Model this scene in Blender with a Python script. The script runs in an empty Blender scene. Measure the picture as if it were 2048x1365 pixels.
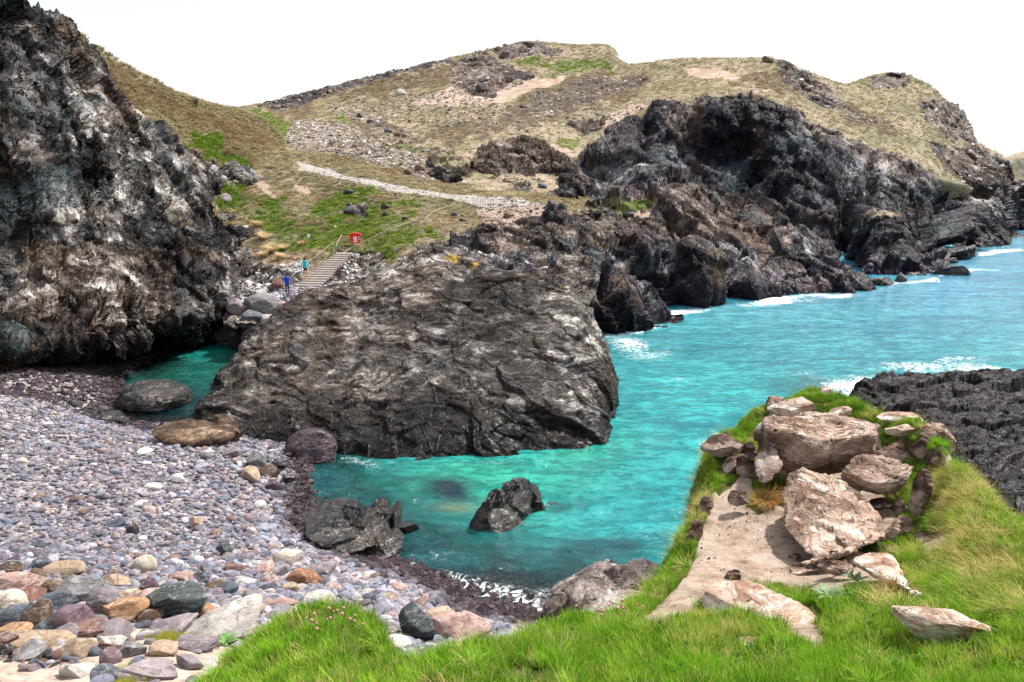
import bpy, bmesh, math, random
import numpy as np
from mathutils import Vector, Matrix, Euler
from mathutils.bvhtree import BVHTree
random.seed(7); rng = np.random.default_rng(7)
sc = bpy.context.scene
COL = sc.collection
R = math.radians
# ------------------------------------------------ camera, world, sun, exposure
F = 1607.0; CAM = np.array([0.0, 0.0, 14.0]); P = R(12.35)
cd = bpy.data.cameras.new('camera'); cam = bpy.data.objects.new('camera', cd); COL.objects.link(cam)
cam.location = CAM; cam.rotation_euler = (R(90) - P, 0, 0)
cd.sensor_width = 36; cd.lens = F / 2048 * 36; cd.clip_start = 0.1; cd.clip_end = 5000
sc.camera = cam
SUN_EL, SUN_AZ = R(52), R(48)        # azimuth clockwise from +Y
wd = bpy.data.worlds.new('World'); sc.world = wd; wd.use_nodes = True
nt = wd.node_tree; nt.nodes.clear()
sky = nt.nodes.new('ShaderNodeTexSky'); sky.sky_type = 'NISHITA'; sky.sun_disc = False
sky.sun_elevation = SUN_EL; sky.sun_rotation = SUN_AZ; sky.air_density = 1.0; sky.dust_density = 2.0
bg = nt.nodes.new('ShaderNodeBackground'); bg.inputs[1].default_value = 0.10
bg2 = nt.nodes.new('ShaderNodeBackground'); bg2.inputs[0].default_value = (0.97, 0.985, 1.0, 1); bg2.inputs[1].default_value = 0.66
mx = nt.nodes.new('ShaderNodeMixShader'); mx.inputs[0].default_value = 0.72      # thin bright cloud over the whole sky
wo = nt.nodes.new('ShaderNodeOutputWorld')
nt.links.new(sky.outputs[0], bg.inputs[0]); nt.links.new(bg.outputs[0], mx.inputs[1]); nt.links.new(bg2.outputs[0], mx.inputs[2]); nt.links.new(mx.outputs[0], wo.inputs[0])
sd = bpy.data.lights.new('sun', 'SUN'); sun = bpy.data.objects.new('sun', sd); COL.objects.link(sun)
sd.energy = 4.4; sd.angle = R(2.5); sd.color = (1.0, 0.95, 0.88)
sv = Vector((math.sin(SUN_AZ) * math.cos(SUN_EL), math.cos(SUN_AZ) * math.cos(SUN_EL), math.sin(SUN_EL)))
sun.rotation_euler = sv.to_track_quat('Z', 'Y').to_euler(); sun.location = (60, 20, 80)
sc.view_settings.view_transform = 'Standard'; sc.view_settings.look = 'None'
sc.view_settings.exposure = 0.85; sc.view_settings.gamma = 1.0; sc.view_settings.use_curve_mapping = False
sc.cycles.max_bounces = 6; sc.cycles.diffuse_bounces = 3; sc.cycles.glossy_bounces = 2; sc.cycles.transparent_max_bounces = 8
sc.cycles.use_denoising = True

# ------------------------------------------------ picture <-> place
cP, sP = math.cos(P), math.sin(P)
def ray(px, py):
    u = (px - 1024.0) / F; v = (682.5 - py) / F
    return np.array([u, cP + v * sP, -sP + v * cP])
def at(px, py, Y):
    if Y == 'w': return atz(px, py, -0.6)
    d = ray(px, py); return CAM + d * (Y / d[1])
def atz(px, py, z):
    d = ray(px, py); return CAM + d * ((z - CAM[2]) / d[2])
def proj(p):
    q = p - CAM; f = q[..., 1] * cP - q[..., 2] * sP; w = q[..., 1] * sP + q[..., 2] * cP
    f = np.maximum(f, 0.05)
    return 1024 + F * q[..., 0] / f, 682.5 - F * w / f
# ------------------------------------------------ numpy noise
def _h(ix, iy, iz, s):
    n = (ix.astype(np.int64) * 374761393 + iy.astype(np.int64) * 668265263 + iz.astype(np.int64) * 2147483647 + s * 1274126177) & 0xffffffff
    n = ((n ^ (n >> 13)) * 1274126177) & 0xffffffff
    n = ((n ^ (n >> 16)) * 2246822519) & 0xffffffff
    return ((n ^ (n >> 15)) & 0xffffff) / float(0xffffff)
def vnoise(p, s=0):
    i = np.floor(p); f = p - i; f = f * f * f * (f * (f * 6 - 15) + 10)
    x, y, z = i[..., 0], i[..., 1], i[..., 2]; r = 0
    for a in (0, 1):
        for b in (0, 1):
            for c in (0, 1):
                w = (f[..., 0] if a else 1 - f[..., 0]) * (f[..., 1] if b else 1 - f[..., 1]) * (f[..., 2] if c else 1 - f[..., 2])
                r = r + w * _h(x + a, y + b, z + c, s)
    return r * 2 - 1
def fbm(p, oct=4, s=0, lac=2.03, g=0.5, ridge=False):
    a = 1.0; r = 0; t = 0; q = np.array(p, float)
    for k in range(oct):
        n = vnoise(q, s + k * 17)
        if ridge: n = 1 - 2 * np.abs(n)
        r = r + a * n; t += a; a *= g; q = q * lac + 3.7
    return r / t
def sstep(a, b, x):
    t = np.clip((x - a) / (b - a), 0, 1); return t * t * (3 - 2 * t)
def inpoly(px, py, poly):
    n = len(poly); c = np.zeros(px.shape, bool); j = n - 1
    for i in range(n):
        xi, yi = poly[i]; xj, yj = poly[j]
        m = ((yi > py) != (yj > py)) & (px < (xj - xi) * (py - yi) / (yj - yi + 1e-9) + xi)
        c ^= m; j = i
    return c
def maskpoly(pts, polys, warp=8.0, seed=3, freq=0.03):
    px, py = proj(pts); q = np.stack([px * freq, py * freq, 0 * px], -1)
    wx = px + warp * fbm(q, 3, seed); wy = py + warp * fbm(q, 3, seed + 50)
    m = np.zeros(px.shape)
    for pl in polys: m = np.maximum(m, inpoly(wx, wy, pl).astype(float))
    return m
def blur2(m, n=1):
    for _ in range(n):
        q = np.pad(m, 1, mode='edge'); m = (q[:-2, 1:-1] + q[2:, 1:-1] + q[1:-1, :-2] + q[1:-1, 2:] + 2 * q[1:-1, 1:-1]) / 6
    return m
# ------------------------------------------------ objects
def tag(o, label=None, cat=None, group=None, kind=None):
    if label: o['label'] = label
    if cat: o['category'] = cat
    if group: o['group'] = group
    if kind: o['kind'] = kind
    return o
def empty(name, loc, rz=0.0):
    o = bpy.data.objects.new(name, None); COL.objects.link(o); o.location = loc; o.rotation_euler = (0, 0, rz); o.empty_display_size = 0.3
    return o
def mesh_np(name, v, f, smooth=True):
    me = bpy.data.meshes.new(name); v = np.asarray(v, np.float32); f = np.asarray(f, np.int32)
    me.vertices.add(len(v)); me.vertices.foreach_set('co', v.ravel())
    k = f.shape[1]; me.loops.add(f.size); me.loops.foreach_set('vertex_index', f.ravel())
    me.polygons.add(len(f)); me.polygons.foreach_set('loop_start', np.arange(0, f.size, k, dtype=np.int32))
    me.polygons.foreach_set('loop_total', np.full(len(f), k, np.int32))
    me.update(calc_edges=True)
    if smooth: me.polygons.foreach_set('use_smooth', np.ones(len(f), bool))
    return me
def link(name, me, mat=None, parent=None, loc=None):
    o = bpy.data.objects.new(name, me); COL.objects.link(o)
    if mat is not None and not me.materials: me.materials.append(mat)
    if parent: o.parent = parent
    if loc is not None: o.location = loc
    return o
def fattr(me, name, arr):
    a = me.attributes.new(name, 'FLOAT', 'POINT'); a.data.foreach_set('value', np.asarray(arr, np.float32).ravel())
def grid_faces(nr, nc):
    i = np.arange(nr * nc).reshape(nr, nc)
    return np.stack([i[:-1, :-1], i[:-1, 1:], i[1:, 1:], i[1:, :-1]], -1).reshape(-1, 4)
def catmull(P0, t):
    n = len(P0); t = np.clip(t, 0, n - 1 - 1e-9); i = np.floor(t).astype(int); f = (t - i)
    g = lambda k: P0[np.clip(i + k, 0, n - 1)]
    f = f.reshape((-1,) + (1,) * (P0.ndim - 1)); a, b, c, d = g(-1), g(0), g(1), g(2)
    return 0.5 * ((2 * b) + (-a + c) * f + (2 * a - 5 * b + 4 * c - d) * f ** 2 + (-a + 3 * b - 3 * c + d) * f ** 3)
def arc_t(P0, n):
    """evenly spaced parameters by mean projected length along axis 0"""
    px, py = proj(P0); dist = np.linalg.norm(P0 - CAM, axis=-1)
    d3 = np.linalg.norm(np.diff(P0, axis=0), axis=-1) / np.minimum(dist[1:], dist[:-1]) * F
    L = d3.mean(axis=1) ** 0.8 + 4; s = np.concatenate([[0], np.cumsum(L)])
    return np.interp(np.linspace(0, s[-1], n), s, np.arange(len(s)))
def patch(rows, nr, nc):
    """rows: [row][col] of world points -> (nr,nc,3) grid"""
    C0 = np.array(rows, float)
    A = catmull(C0, arc_t(C0, nr)); B = catmull(A.transpose(1, 0, 2), arc_t(A.transpose(1, 0, 2), nc)).transpose(1, 0, 2)
    return B
def gnormals(G):
    du = np.gradient(G, axis=1); dv = np.gradient(G, axis=0); n = np.cross(du, dv)
    return n / (np.linalg.norm(n, axis=-1, keepdims=True) + 1e-9)
def blocks(p, scale, seed, jit=1.0, aniso=(1, 1, 1)):
    """random height per Voronoi cell, for jointed rock"""
    q = p * scale * np.array(aniso); i = np.floor(q); best = np.full(q.shape[:-1], 1e9); val = np.zeros(q.shape[:-1])
    for a in (-1, 0, 1):
        for b in (-1, 0, 1):
            for c in (-1, 0, 1):
                x, y, z = i[..., 0] + a, i[..., 1] + b, i[..., 2] + c
                d = (x + .5 + (_h(x, y, z, seed) - .5) * jit - q[..., 0]) ** 2 + (y + .5 + (_h(x, y, z, seed + 1) - .5) * jit - q[..., 1]) ** 2 + (z + .5 + (_h(x, y, z, seed + 2) - .5) * jit - q[..., 2]) ** 2
                m = d < best; best = np.where(m, d, best); val = np.where(m, _h(x, y, z, seed + 3), val)
    return val * 2 - 1
def rotm(rx, ry, rz): return np.array(Euler((R(rx), R(ry), R(rz))).to_matrix())
BV = {}
def make_bvh(name, G):
    nr, nc = G.shape[:2]; BV[name] = BVHTree.FromPolygons([tuple(v) for v in G.reshape(-1, 3)], [tuple(q) for q in grid_faces(nr, nc).tolist()])
def hit(px, py, names):
    d = Vector(ray(px, py)).normalized(); best = None
    for n in names:
        r = BV[n].ray_cast(Vector(CAM), d)
        if r[0] is not None and (best is None or r[3] < best[3]): best = r
    return best
def drop(x, y, names, z0=80):
    best = None
    for n in names:
        r = BV[n].ray_cast(Vector((x, y, z0)), Vector((0, 0, -1)))
        if r[0] is not None and (best is None or r[0].z > best[0].z): best = r
    return best
# ------------------------------------------------ materials
class N:
    def __init__(s, name, disp=False):
        s.m = bpy.data.materials.new(name); s.m.use_nodes = True; s.t = s.m.node_tree; s.t.nodes.clear()
        s.out = s.t.nodes.new('ShaderNodeOutputMaterial')
        s.m.displacement_method = 'BOTH' if disp else 'BUMP'
    def n(s, typ, **kw):
        o = s.t.nodes.new('ShaderNode' + typ)
        for k, v in kw.items(): setattr(o, k, v)
        return o
    def put(s, sock, v):
        if isinstance(v, bpy.types.NodeSocket): s.t.links.new(v, sock)
        elif isinstance(v, (tuple, list)) and len(v) == 3 and sock.type == 'RGBA': sock.default_value = (*v, 1)
        else: sock.default_value = v
    def math(s, op, a, b=0.0, c=None, clamp=False):
        o = s.n('Math', operation=op, use_clamp=clamp); s.put(o.inputs[0], a); s.put(o.inputs[1], b)
        if c is not None: s.put(o.inputs[2], c)
        return o.outputs[0]
    def add(s, a, b): return s.math('ADD', a, b)
    def mul(s, a, b): return s.math('MULTIPLY', a, b)
    def step(s, x, a, b, lo=0.0, hi=1.0):
        o = s.n('MapRange', interpolation_type='SMOOTHSTEP'); s.put(o.inputs[0], x); s.put(o.inputs[1], a); s.put(o.inputs[2], b); s.put(o.inputs[3], lo); s.put(o.inputs[4], hi)
        return o.outputs[0]
    def vmath(s, op, a, b=None, scale=None):
        o = s.n('VectorMath', operation=op); s.put(o.inputs[0], a)
        if b is not None: s.put(o.inputs[1], b)
        if scale is not None: s.put(o.inputs[3], scale)
        return o.outputs[0]
    def mix(s, f, a, b, bt='MIX'):
        o = s.n('Mix', data_type='RGBA', blend_type=bt); s.put(o.inputs[0], f); s.put(o.inputs[6], a); s.put(o.inputs[7], b); return o.outputs[2]
    def noise(s, co, scale, det=4.0, rough=0.55, dist=0.0, typ='FBM'):
        o = s.n('TexNoise'); o.noise_dimensions = '3D'; o.noise_type = typ
        s.put(o.inputs['Vector'], co); s.put(o.inputs['Scale'], scale); s.put(o.inputs['Detail'], det); s.put(o.inputs['Roughness'], rough); s.put(o.inputs['Distortion'], dist)
        return o.outputs[0], o.outputs[1]
    def vor(s, co, scale, feat='F1', rnd=1.0):
        o = s.n('TexVoronoi', feature=feat); s.put(o.inputs['Vector'], co); s.put(o.inputs['Scale'], scale); s.put(o.inputs['Randomness'], rnd); return o
    def ramp(s, f, stops, interp='LINEAR'):
        o = s.n('ValToRGB'); s.put(o.inputs[0], f); r = o.color_ramp; r.interpolation = interp
        while len(r.elements) < len(stops): r.elements.new(0.5)
        for e, (p, c) in zip(r.elements, stops): e.position = p; e.color = (*c, 1) if len(c) == 3 else c
        return o.outputs[0]
    def map(s, co, rot=(0, 0, 0), scale=(1, 1, 1), loc=(0, 0, 0)):
        o = s.n('Mapping'); s.put(o.inputs[0], co); o.inputs[1].default_value = loc; o.inputs[2].default_value = tuple(R(a) for a in rot); o.inputs[3].default_value = scale; return o.outputs[0]
    def attr(s, name, typ='GEOMETRY'):
        o = s.n('Attribute', attribute_type=typ); o.attribute_name = name; return o
    def bsdf(s, col, rough=0.8, spec=0.3, normal=None, sub=None):
        o = s.n('BsdfPrincipled'); s.put(o.inputs['Base Color'], col); s.put(o.inputs['Roughness'], rough); s.put(o.inputs['Specular IOR Level'], spec)
        if normal is not None: s.put(o.inputs['Normal'], normal)
        return o.outputs[0]
    def bump(s, h, strength=0.5, dist=0.1, normal=None):
        o = s.n('Bump'); o.inputs['Strength'].default_value = strength; o.inputs['Distance'].default_value = dist; s.put(o.inputs['Height'], h)
        if normal is not None: s.put(o.inputs['Normal'], normal)
        return o.outputs[0]
    def fin(s, sh, disp=None, mid=0.0, sc_=1.0):
        s.t.links.new(sh, s.out.inputs[0])
        if disp is not None:
            d = s.n('Displacement'); s.put(d.inputs[0], disp); d.inputs[1].default_value = mid; d.inputs[2].default_value = sc_
            s.t.links.new(d.outputs[0], s.out.inputs[2])
        return s.m

def rock_nodes(k, co, S, rot=(20, 35, 0), strat=(1, 1, 2.6), pal=None, seedloc=(0, 0, 0), sharp=1.0):
    """height (unit ~ metres at S=1) and colour for dark jointed foliated rock; S is the size of the main blocks in metres"""
    w1 = k.noise(co, 0.30 / S, 3)[1]; wv = k.vmath('SCALE', k.vmath('SUBTRACT', w1, (0.5, 0.5, 0.5)), scale=2.2 * S)
    c1 = k.vmath('ADD', co, wv)
    st = k.map(c1, rot, strat, seedloc)
    v1 = k.vor(st, 0.45 / S); v2 = k.vor(st, 1.5 / S); v3 = k.vor(st, 4.5 / S)
    def r(o, ch):
        q = k.n('SeparateColor'); k.t.links.new(o.outputs['Color'], q.inputs[0]); return q.outputs[ch]
    n1 = k.noise(st, 0.8 / S, 8, 0.58, 0.2)[0]; stn = k.noise(k.map(c1, rot, tuple(a * b for a, b in zip((.45, .7, 3.6), strat))), 0.9 / S, 6, 0.62)[0]
    rid = k.math('ABSOLUTE', k.math('SUBTRACT', stn, 0.5))
    v4 = k.vor(st, 13.0 / S)
    h = k.mul(r(v1, 0), 0.17); h = k.add(h, k.mul(r(v2, 1), 0.16)); h = k.add(h, k.mul(r(v3, 2), 0.085)); h = k.add(h, k.mul(r(v4, 2), 0.03)); h = k.add(h, k.mul(n1, 0.30)); h = k.math('SUBTRACT', h, k.mul(k.step(rid, 0.0, 0.035, 1.0, 0.0), 0.12))
    v5 = k.vor(k.map(co, rot, tuple(a * b for a, b in zip((1, .8, .35), strat)), seedloc), 0.42 / S, 'DISTANCE_TO_EDGE'); v6 = k.vor(k.map(c1, (rot[0] + 50, rot[1] - 30, rot[2]), strat), 1.1 / S, 'DISTANCE_TO_EDGE')
    h = k.math('SUBTRACT', h, k.mul(k.step(k.add(v5.outputs['Distance'], k.mul(n1, .03)), 0.012, 0.05, 1.0, 0.0), 0.20)); h = k.math('SUBTRACT', h, k.mul(k.step(v6.outputs['Distance'], 0.0, 0.035, 1.0, 0.0), 0.07))
    h = k.mul(k.math('SUBTRACT', h, 0.40), S)
    pal = pal or [(0.28, (.012, .012, .014)), (0.42, (.04, .038, .036)), (0.52, (.095, .088, .08)), (0.62, (.20, .185, .17)), (0.76, (.42, .40, .375))]
    nc = k.noise(st, 0.45 / S, 10, 0.62, 0.4)[0]
    lo = k.noise(c1, 0.10 / S, 4, 0.6)[0]
    f = k.add(k.mul(nc, .95), k.add(k.mul(stn, .60), k.add(k.mul(k.math('SUBTRACT', k.add(r(v2, 0), r(v3, 0)), 1.0), 0.15), k.add(k.attr('tone').outputs['Fac'], k.math('SUBTRACT', k.mul(lo, 0.95), 0.75)))))
    col = k.ramp(f, pal)  # pale end of the ramp streaks the rock with painted highlights
    col = k.mix(k.mul(k.attr('warm').outputs['Fac'], .85), col, k.ramp(f, [(0.28, (.025, .017, .013)), (0.44, (.09, .062, .048)), (0.56, (.19, .14, .115)), (0.68, (.36, .29, .25)), (0.82, (.62, .55, .50))]))
    return h, col, nc, st

def tintv(k, co, scale, col, other, lo=0.5, hi=0.6, amt=1.0, det=5):
    n = k.noise(co, scale, det, 0.65)[0]
    return k.mix(k.mul(k.step(n, lo, hi), amt), col, other)

def wet(k, col, z0=0.4, z1=1.6, dark=(.35, .33, .38)):
    """dark intertidal band of wet rock and black lichen, at the cliff foot also painted overhang shade"""
    g = k.n('NewGeometry'); sx = k.n('SeparateXYZ'); k.t.links.new(g.outputs['Position'], sx.inputs[0])
    z = k.add(sx.outputs[2], k.mul(k.noise(g.outputs['Position'], 0.5, 3)[0], 1.2))
    f = k.step(z, z0 + .6, z1 + .6, 1.0, 0.0)
    return k.mix(f, col, k.mix(1.0, col, dark, 'MULTIPLY')), f

def mat_rock(name, S, rot=(20, 35, 0), strat=(1, 1, 2.6), pal=None, amp=1.0, tints=(), caps=(), wetz=None, rough=0.62, lichen=0.0, wet_shade_dark=(.35, .33, .38), spec=0.16, objco=True):
    k = N(name, True); tc = k.n('TexCoord'); co = tc.outputs['Object']
    h, col, nc, st = rock_nodes(k, co, S, rot, strat, pal)
    for (c, sc_, lo, hi, amt) in tints: col = tintv(k, co, sc_, col, k.mix(1.0, col, c, 'MULTIPLY') if c[0] > .99 or c[1] > .99 or c[2] > .99 else c, lo, hi, amt)
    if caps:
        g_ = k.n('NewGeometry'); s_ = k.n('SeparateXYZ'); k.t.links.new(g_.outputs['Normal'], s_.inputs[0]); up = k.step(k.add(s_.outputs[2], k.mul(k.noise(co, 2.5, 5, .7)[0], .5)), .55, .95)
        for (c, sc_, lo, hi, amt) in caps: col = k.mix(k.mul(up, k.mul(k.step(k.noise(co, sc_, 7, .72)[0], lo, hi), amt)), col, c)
    if lichen > 0:
        n = k.noise(co, 1.3 / max(S, .4), 6, 0.7)[0]; n2 = k.noise(co, .25, 2)[0]
        col = k.mix(k.mul(k.step(n, .68, .72), k.step(n2, .60 - lichen, .70 - lichen)), col, (.62, .30, .02))
    la = k.attr('lich').outputs['Fac']; col = k.mix(k.step(k.add(la, k.mul(k.math('SUBTRACT', k.noise(co, 2.6, 8, .8)[0], .5), 3.2)), .72, .9), col, k.ramp(k.noise(co, 5, 4, .7)[0], [(.35, (.30, .16, .02)), (.6, (.50, .34, .05))]))
    rg = rough
    if wetz:
        col, f = wet(k, col, *wetz, dark=wet_shade_dark); rg = k.math('MULTIPLY_ADD', f, -0.3, rough)
    return k.fin(k.bsdf(col, rg, spec), h, 0.0, amp)

# terrain: grass / rock / soil selected by painted weights that belong to the ground itself
GREEN = [(0.25, (.022, .034, .010)), (0.45, (.075, .10, .024)), (0.6, (.18, .20, .06)), (0.78, (.32, .30, .14))]
DRY = [(0.2, (.16, .115, .085)), (0.42, (.29, .225, .165)), (0.58, (.42, .34, .255)), (0.8, (.56, .48, .39))]
OLIVE = [(0.2, (.12, .10, .06)), (0.42, (.20, .18, .115)), (0.58, (.30, .265, .175)), (0.8, (.42, .375, .27))]
SOIL = [(0.25, (.20, .12, .085)), (0.45, (.38, .27, .205)), (0.6, (.52, .42, .35)), (0.8, (.60, .53, .48))]
def mat_land(name, S=2.0, g=1.0, pal=None, rot=(20, 35, 0), strat=(1, 1, 2.6), tints=(), wetz=(0.6, 2.2), lichen=0.0, ramp_amp=1.0, auto=(0.50, 0.68), wet_shade_dark=(.35, .33, .38), damp=1.0):
    k = N(name, True); tc = k.n('TexCoord'); co = tc.outputs['Object']
    h, col, nc, st = rock_nodes(k, co, S, rot, strat, pal)
    for (c, sc_, lo, hi, amt) in tints: col = tintv(k, co, sc_, col, k.mix(1.0, col, c, 'MULTIPLY') if max(c) > .99 else c, lo, hi, amt)
    if lichen > 0:
        n = k.noise(co, .9, 6, 0.7)[0]; n2 = k.noise(co, .12, 2)[0]
        col = k.mix(k.mul(k.step(n, .66, .70), k.step(n2, .62 - lichen, .70 - lichen)), col, (.50, .24, .03))
    col, wf = wet(k, col, *wetz, dark=wet_shade_dark)
    nz = k.noise(co, 0.9 / S * 2, 6, 0.7)[0]; nl = k.noise(co, 0.22, 4, .6)[0]
    A = lambda nm: k.attr(nm).outputs['Fac']
    ground = k.step(k.add(A('turf'), k.mul(k.math('SUBTRACT', nz, .5), 1.1)), .42, .58)
    gf = k.noise(k.map(co, (0, 0, 0), (1, 1, .6)), 2.2 * g, 7, .78)[0]
    gf2 = k.add(k.mul(gf, .75), k.mul(nl, .28))
    dry = k.ramp(gf2, DRY); olive = k.ramp(gf2, OLIVE); green = k.ramp(gf2, GREEN)
    base = k.mix(k.step(k.noise(co, .07, 5, .65)[0], .42, .58), dry, olive)
    base = k.mix(k.step(k.add(A('green'), k.mul(k.math('SUBTRACT', nz, .5), 1.3)), .35, .75), base, green)
    base = k.mix(k.step(k.add(A('heath'), k.mul(k.math('SUBTRACT', nz, .5), 1.3)), .4, .7), base, k.ramp(gf2, [(0.3, (.05, .042, .03)), (0.55, (.13, .10, .075)), (0.8, (.24, .19, .14))]))
    soil = k.ramp(k.noise(co, 1.7 * g, 8, .75)[0], SOIL)
    base = k.mix(k.step(k.add(A('soil'), k.mul(k.math('SUBTRACT', nz, .5), 1.0)), .42, .6), base, soil)
    base = k.mix(k.step(k.add(A('gravel'), k.mul(k.math('SUBTRACT', nz, .5), .8)), .42, .6), base, k.ramp(k.noise(co, 2.0 * g, 7, .8)[0], [(.3, (.24, .22, .20)), (.45, (.38, .355, .325)), (.65, (.54, .51, .48))]))
    colf = k.mix(ground, col, base)
    gh = k.mul(k.math('SUBTRACT', gf, .5), 0.55 * ramp_amp)
    hh = k.n('Mix', data_type='FLOAT'); k.put(hh.inputs[0], ground); k.put(hh.inputs[2], k.mul(h, damp)); k.put(hh.inputs[3], gh)
    rg = k.n('Mix', data_type='FLOAT'); k.put(rg.inputs[0], ground); k.put(rg.inputs[2], k.math('MULTIPLY_ADD', wf, -.1, .6)); k.put(rg.inputs[3], .95)
    sp = k.math('MULTIPLY_ADD', wf, 0.15, 0.10)
    return k.fin(k.bsdf(colf, rg.outputs[0], sp), hh.outputs[0], 0.0, 1.0)

def mat_stone(name, mode, rough=0.6, lichen=False, bumpd=0.02, scale=6.0, wets=False):
    """rounded stones: colour from the instance or from the object, veins and mottling on top"""
    k = N(name); tc = k.n('TexCoord'); oi = k.n('ObjectInfo')
    base = k.attr('tint', 'INSTANCER').outputs['Color'] if mode == 'inst' else oi.outputs['Color']
    off = k.vmath('SCALE', (13.1, 7.7, 5.3), scale=k.mul(oi.outputs['Random'], 9.0)); co = k.vmath('ADD', tc.outputs['Object'], off)
    n = k.noise(co, scale * .35, 6, .65)[0]; n2 = k.noise(k.map(co, (30, 20, 0), (1, 1, 5)), scale * .4, 4, .6)[0]
    col = k.mix(1.0, base, k.ramp(n, [(.3, (.62, .60, .58)), (.5, (.95, .95, .95)), (.7, (1.25, 1.2, 1.18))]), 'MULTIPLY')
    vein = k.step(k.math('ABSOLUTE', k.math('SUBTRACT', n2, .5)), 0.0, .018, .5, 0.0)
    col = k.mix(vein, col, k.mix(.5, base, (.75, .72, .7)))
    n3 = k.noise(co, scale * 1.6, 9, .8)[0]; col = k.mix(1.0, col, k.ramp(n3, [(.3, (.45, .42, .40)), (.47, (.92, .92, .92)), (.62, (1.25, 1.25, 1.25))]), 'MULTIPLY')
    cr = k.step(k.math('ABSOLUTE', k.math('SUBTRACT', k.noise(k.map(co, (20, 50, 10), (1, 1, 3)), scale * .5, 5, .6, .4)[0], .5)), 0.0, .012, 1.0, 0.0)
    if lichen:
        l = k.noise(co, scale * .5, 7, .75)[0]; g = k.n('NewGeometry'); sx = k.n('SeparateXYZ'); k.t.links.new(g.outputs['Normal'], sx.inputs[0])
        up = k.step(sx.outputs[2], -.1, .75)
        col = k.mix(k.mul(k.step(l, .46, .60), up), col, (.66, .60, .56))
        l2 = k.noise(co, scale * 1.1, 5, .7)[0]; col = k.mix(k.mul(k.step(l2, .62, .68), .8), col, (.30, .18, .10))
    b = k.bump(k.math('SUBTRACT', k.add(k.noise(co, scale, 9, .75)[0], k.mul(n3, .6)), k.mul(cr, .35)), 1.0, bumpd * 2.2)
    if wets:
        bw = k.n('RGBToBW'); k.put(bw.inputs[0], base); rough = k.step(bw.outputs[0], .012, .045, .38, rough); return k.fin(k.bsdf(col, rough, .18, b))
    return k.fin(k.bsdf(col, rough, .22, b))

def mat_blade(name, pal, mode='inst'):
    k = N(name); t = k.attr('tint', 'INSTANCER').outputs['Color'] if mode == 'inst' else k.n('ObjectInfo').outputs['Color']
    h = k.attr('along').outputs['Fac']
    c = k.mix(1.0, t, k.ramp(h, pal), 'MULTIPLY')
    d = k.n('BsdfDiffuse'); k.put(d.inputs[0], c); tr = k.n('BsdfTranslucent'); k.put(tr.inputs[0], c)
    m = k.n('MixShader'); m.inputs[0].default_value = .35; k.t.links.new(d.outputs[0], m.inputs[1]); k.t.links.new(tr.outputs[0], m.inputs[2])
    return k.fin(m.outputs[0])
def mat_plain(name, col, rough=.6, spec=.4, nscale=0, amt=.3):
    k = N(name); c = col
    if nscale:
        tc = k.n('TexCoord'); n = k.noise(tc.outputs['Object'], nscale, 5, .7)[0]
        c = k.mix(k.mul(k.step(n, .35, .65), amt), col, tuple(v * .45 for v in col))
    return k.fin(k.bsdf(c, rough, spec))
# ------------------------------------------------ scattering masses with geometry nodes
def variants(name, meshes):
    c = bpy.data.collections.new(name)
    for i, me in enumerate(meshes):
        o = bpy.data.objects.new('%s_%02d' % (name, i), me); c.objects.link(o)
    return c
def scatter(name, pts, rot, scl, tint, coll, nvar, seed=1):
    r = np.random.default_rng(seed); n = len(pts)
    me = bpy.data.meshes.new(name); me.vertices.add(n); me.vertices.foreach_set('co', np.asarray(pts, np.float32).ravel())
    for nm, ar in (('irot', rot), ('iscl', scl)):
        a = me.attributes.new(nm, 'FLOAT_VECTOR', 'POINT'); a.data.foreach_set('vector', np.asarray(ar, np.float32).ravel())
    a = me.attributes.new('tint', 'FLOAT_COLOR', 'POINT'); a.data.foreach_set('color', np.concatenate([tint, np.ones((n, 1))], 1).astype(np.float32).ravel())
    a = me.attributes.new('ivar', 'INT', 'POINT'); a.data.foreach_set('value', r.integers(0, nvar, n).astype(np.int32))
    o = link(name, me); ng = bpy.data.node_groups.new(name, 'GeometryNodeTree')
    ng.interface.new_socket('Geometry', in_out='INPUT', socket_type='NodeSocketGeometry'); ng.interface.new_socket('Geometry', in_out='OUTPUT', socket_type='NodeSocketGeometry')
    gi = ng.nodes.new('NodeGroupInput'); go = ng.nodes.new('NodeGroupOutput'); ip = ng.nodes.new('GeometryNodeInstanceOnPoints'); ci = ng.nodes.new('GeometryNodeCollectionInfo')
    ci.inputs[0].default_value = coll; ci.inputs[1].default_value = True; ci.inputs[2].default_value = True
    def na(nm, t):
        q = ng.nodes.new('GeometryNodeInputNamedAttribute'); q.data_type = t; q.inputs[0].default_value = nm; return q.outputs[0]
    L = ng.links.new
    L(gi.outputs[0], ip.inputs['Points']); L(ci.outputs[0], ip.inputs['Instance']); ip.inputs['Pick Instance'].default_value = True
    L(na('ivar', 'INT'), ip.inputs['Instance Index']); L(na('irot', 'FLOAT_VECTOR'), ip.inputs['Rotation']); L(na('iscl', 'FLOAT_VECTOR'), ip.inputs['Scale'])
    L(ip.outputs[0], go.inputs[0])
    md = o.modifiers.new('scatter', 'NODES'); md.node_group = ng
    o['kind'] = 'stuff'; return o
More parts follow.
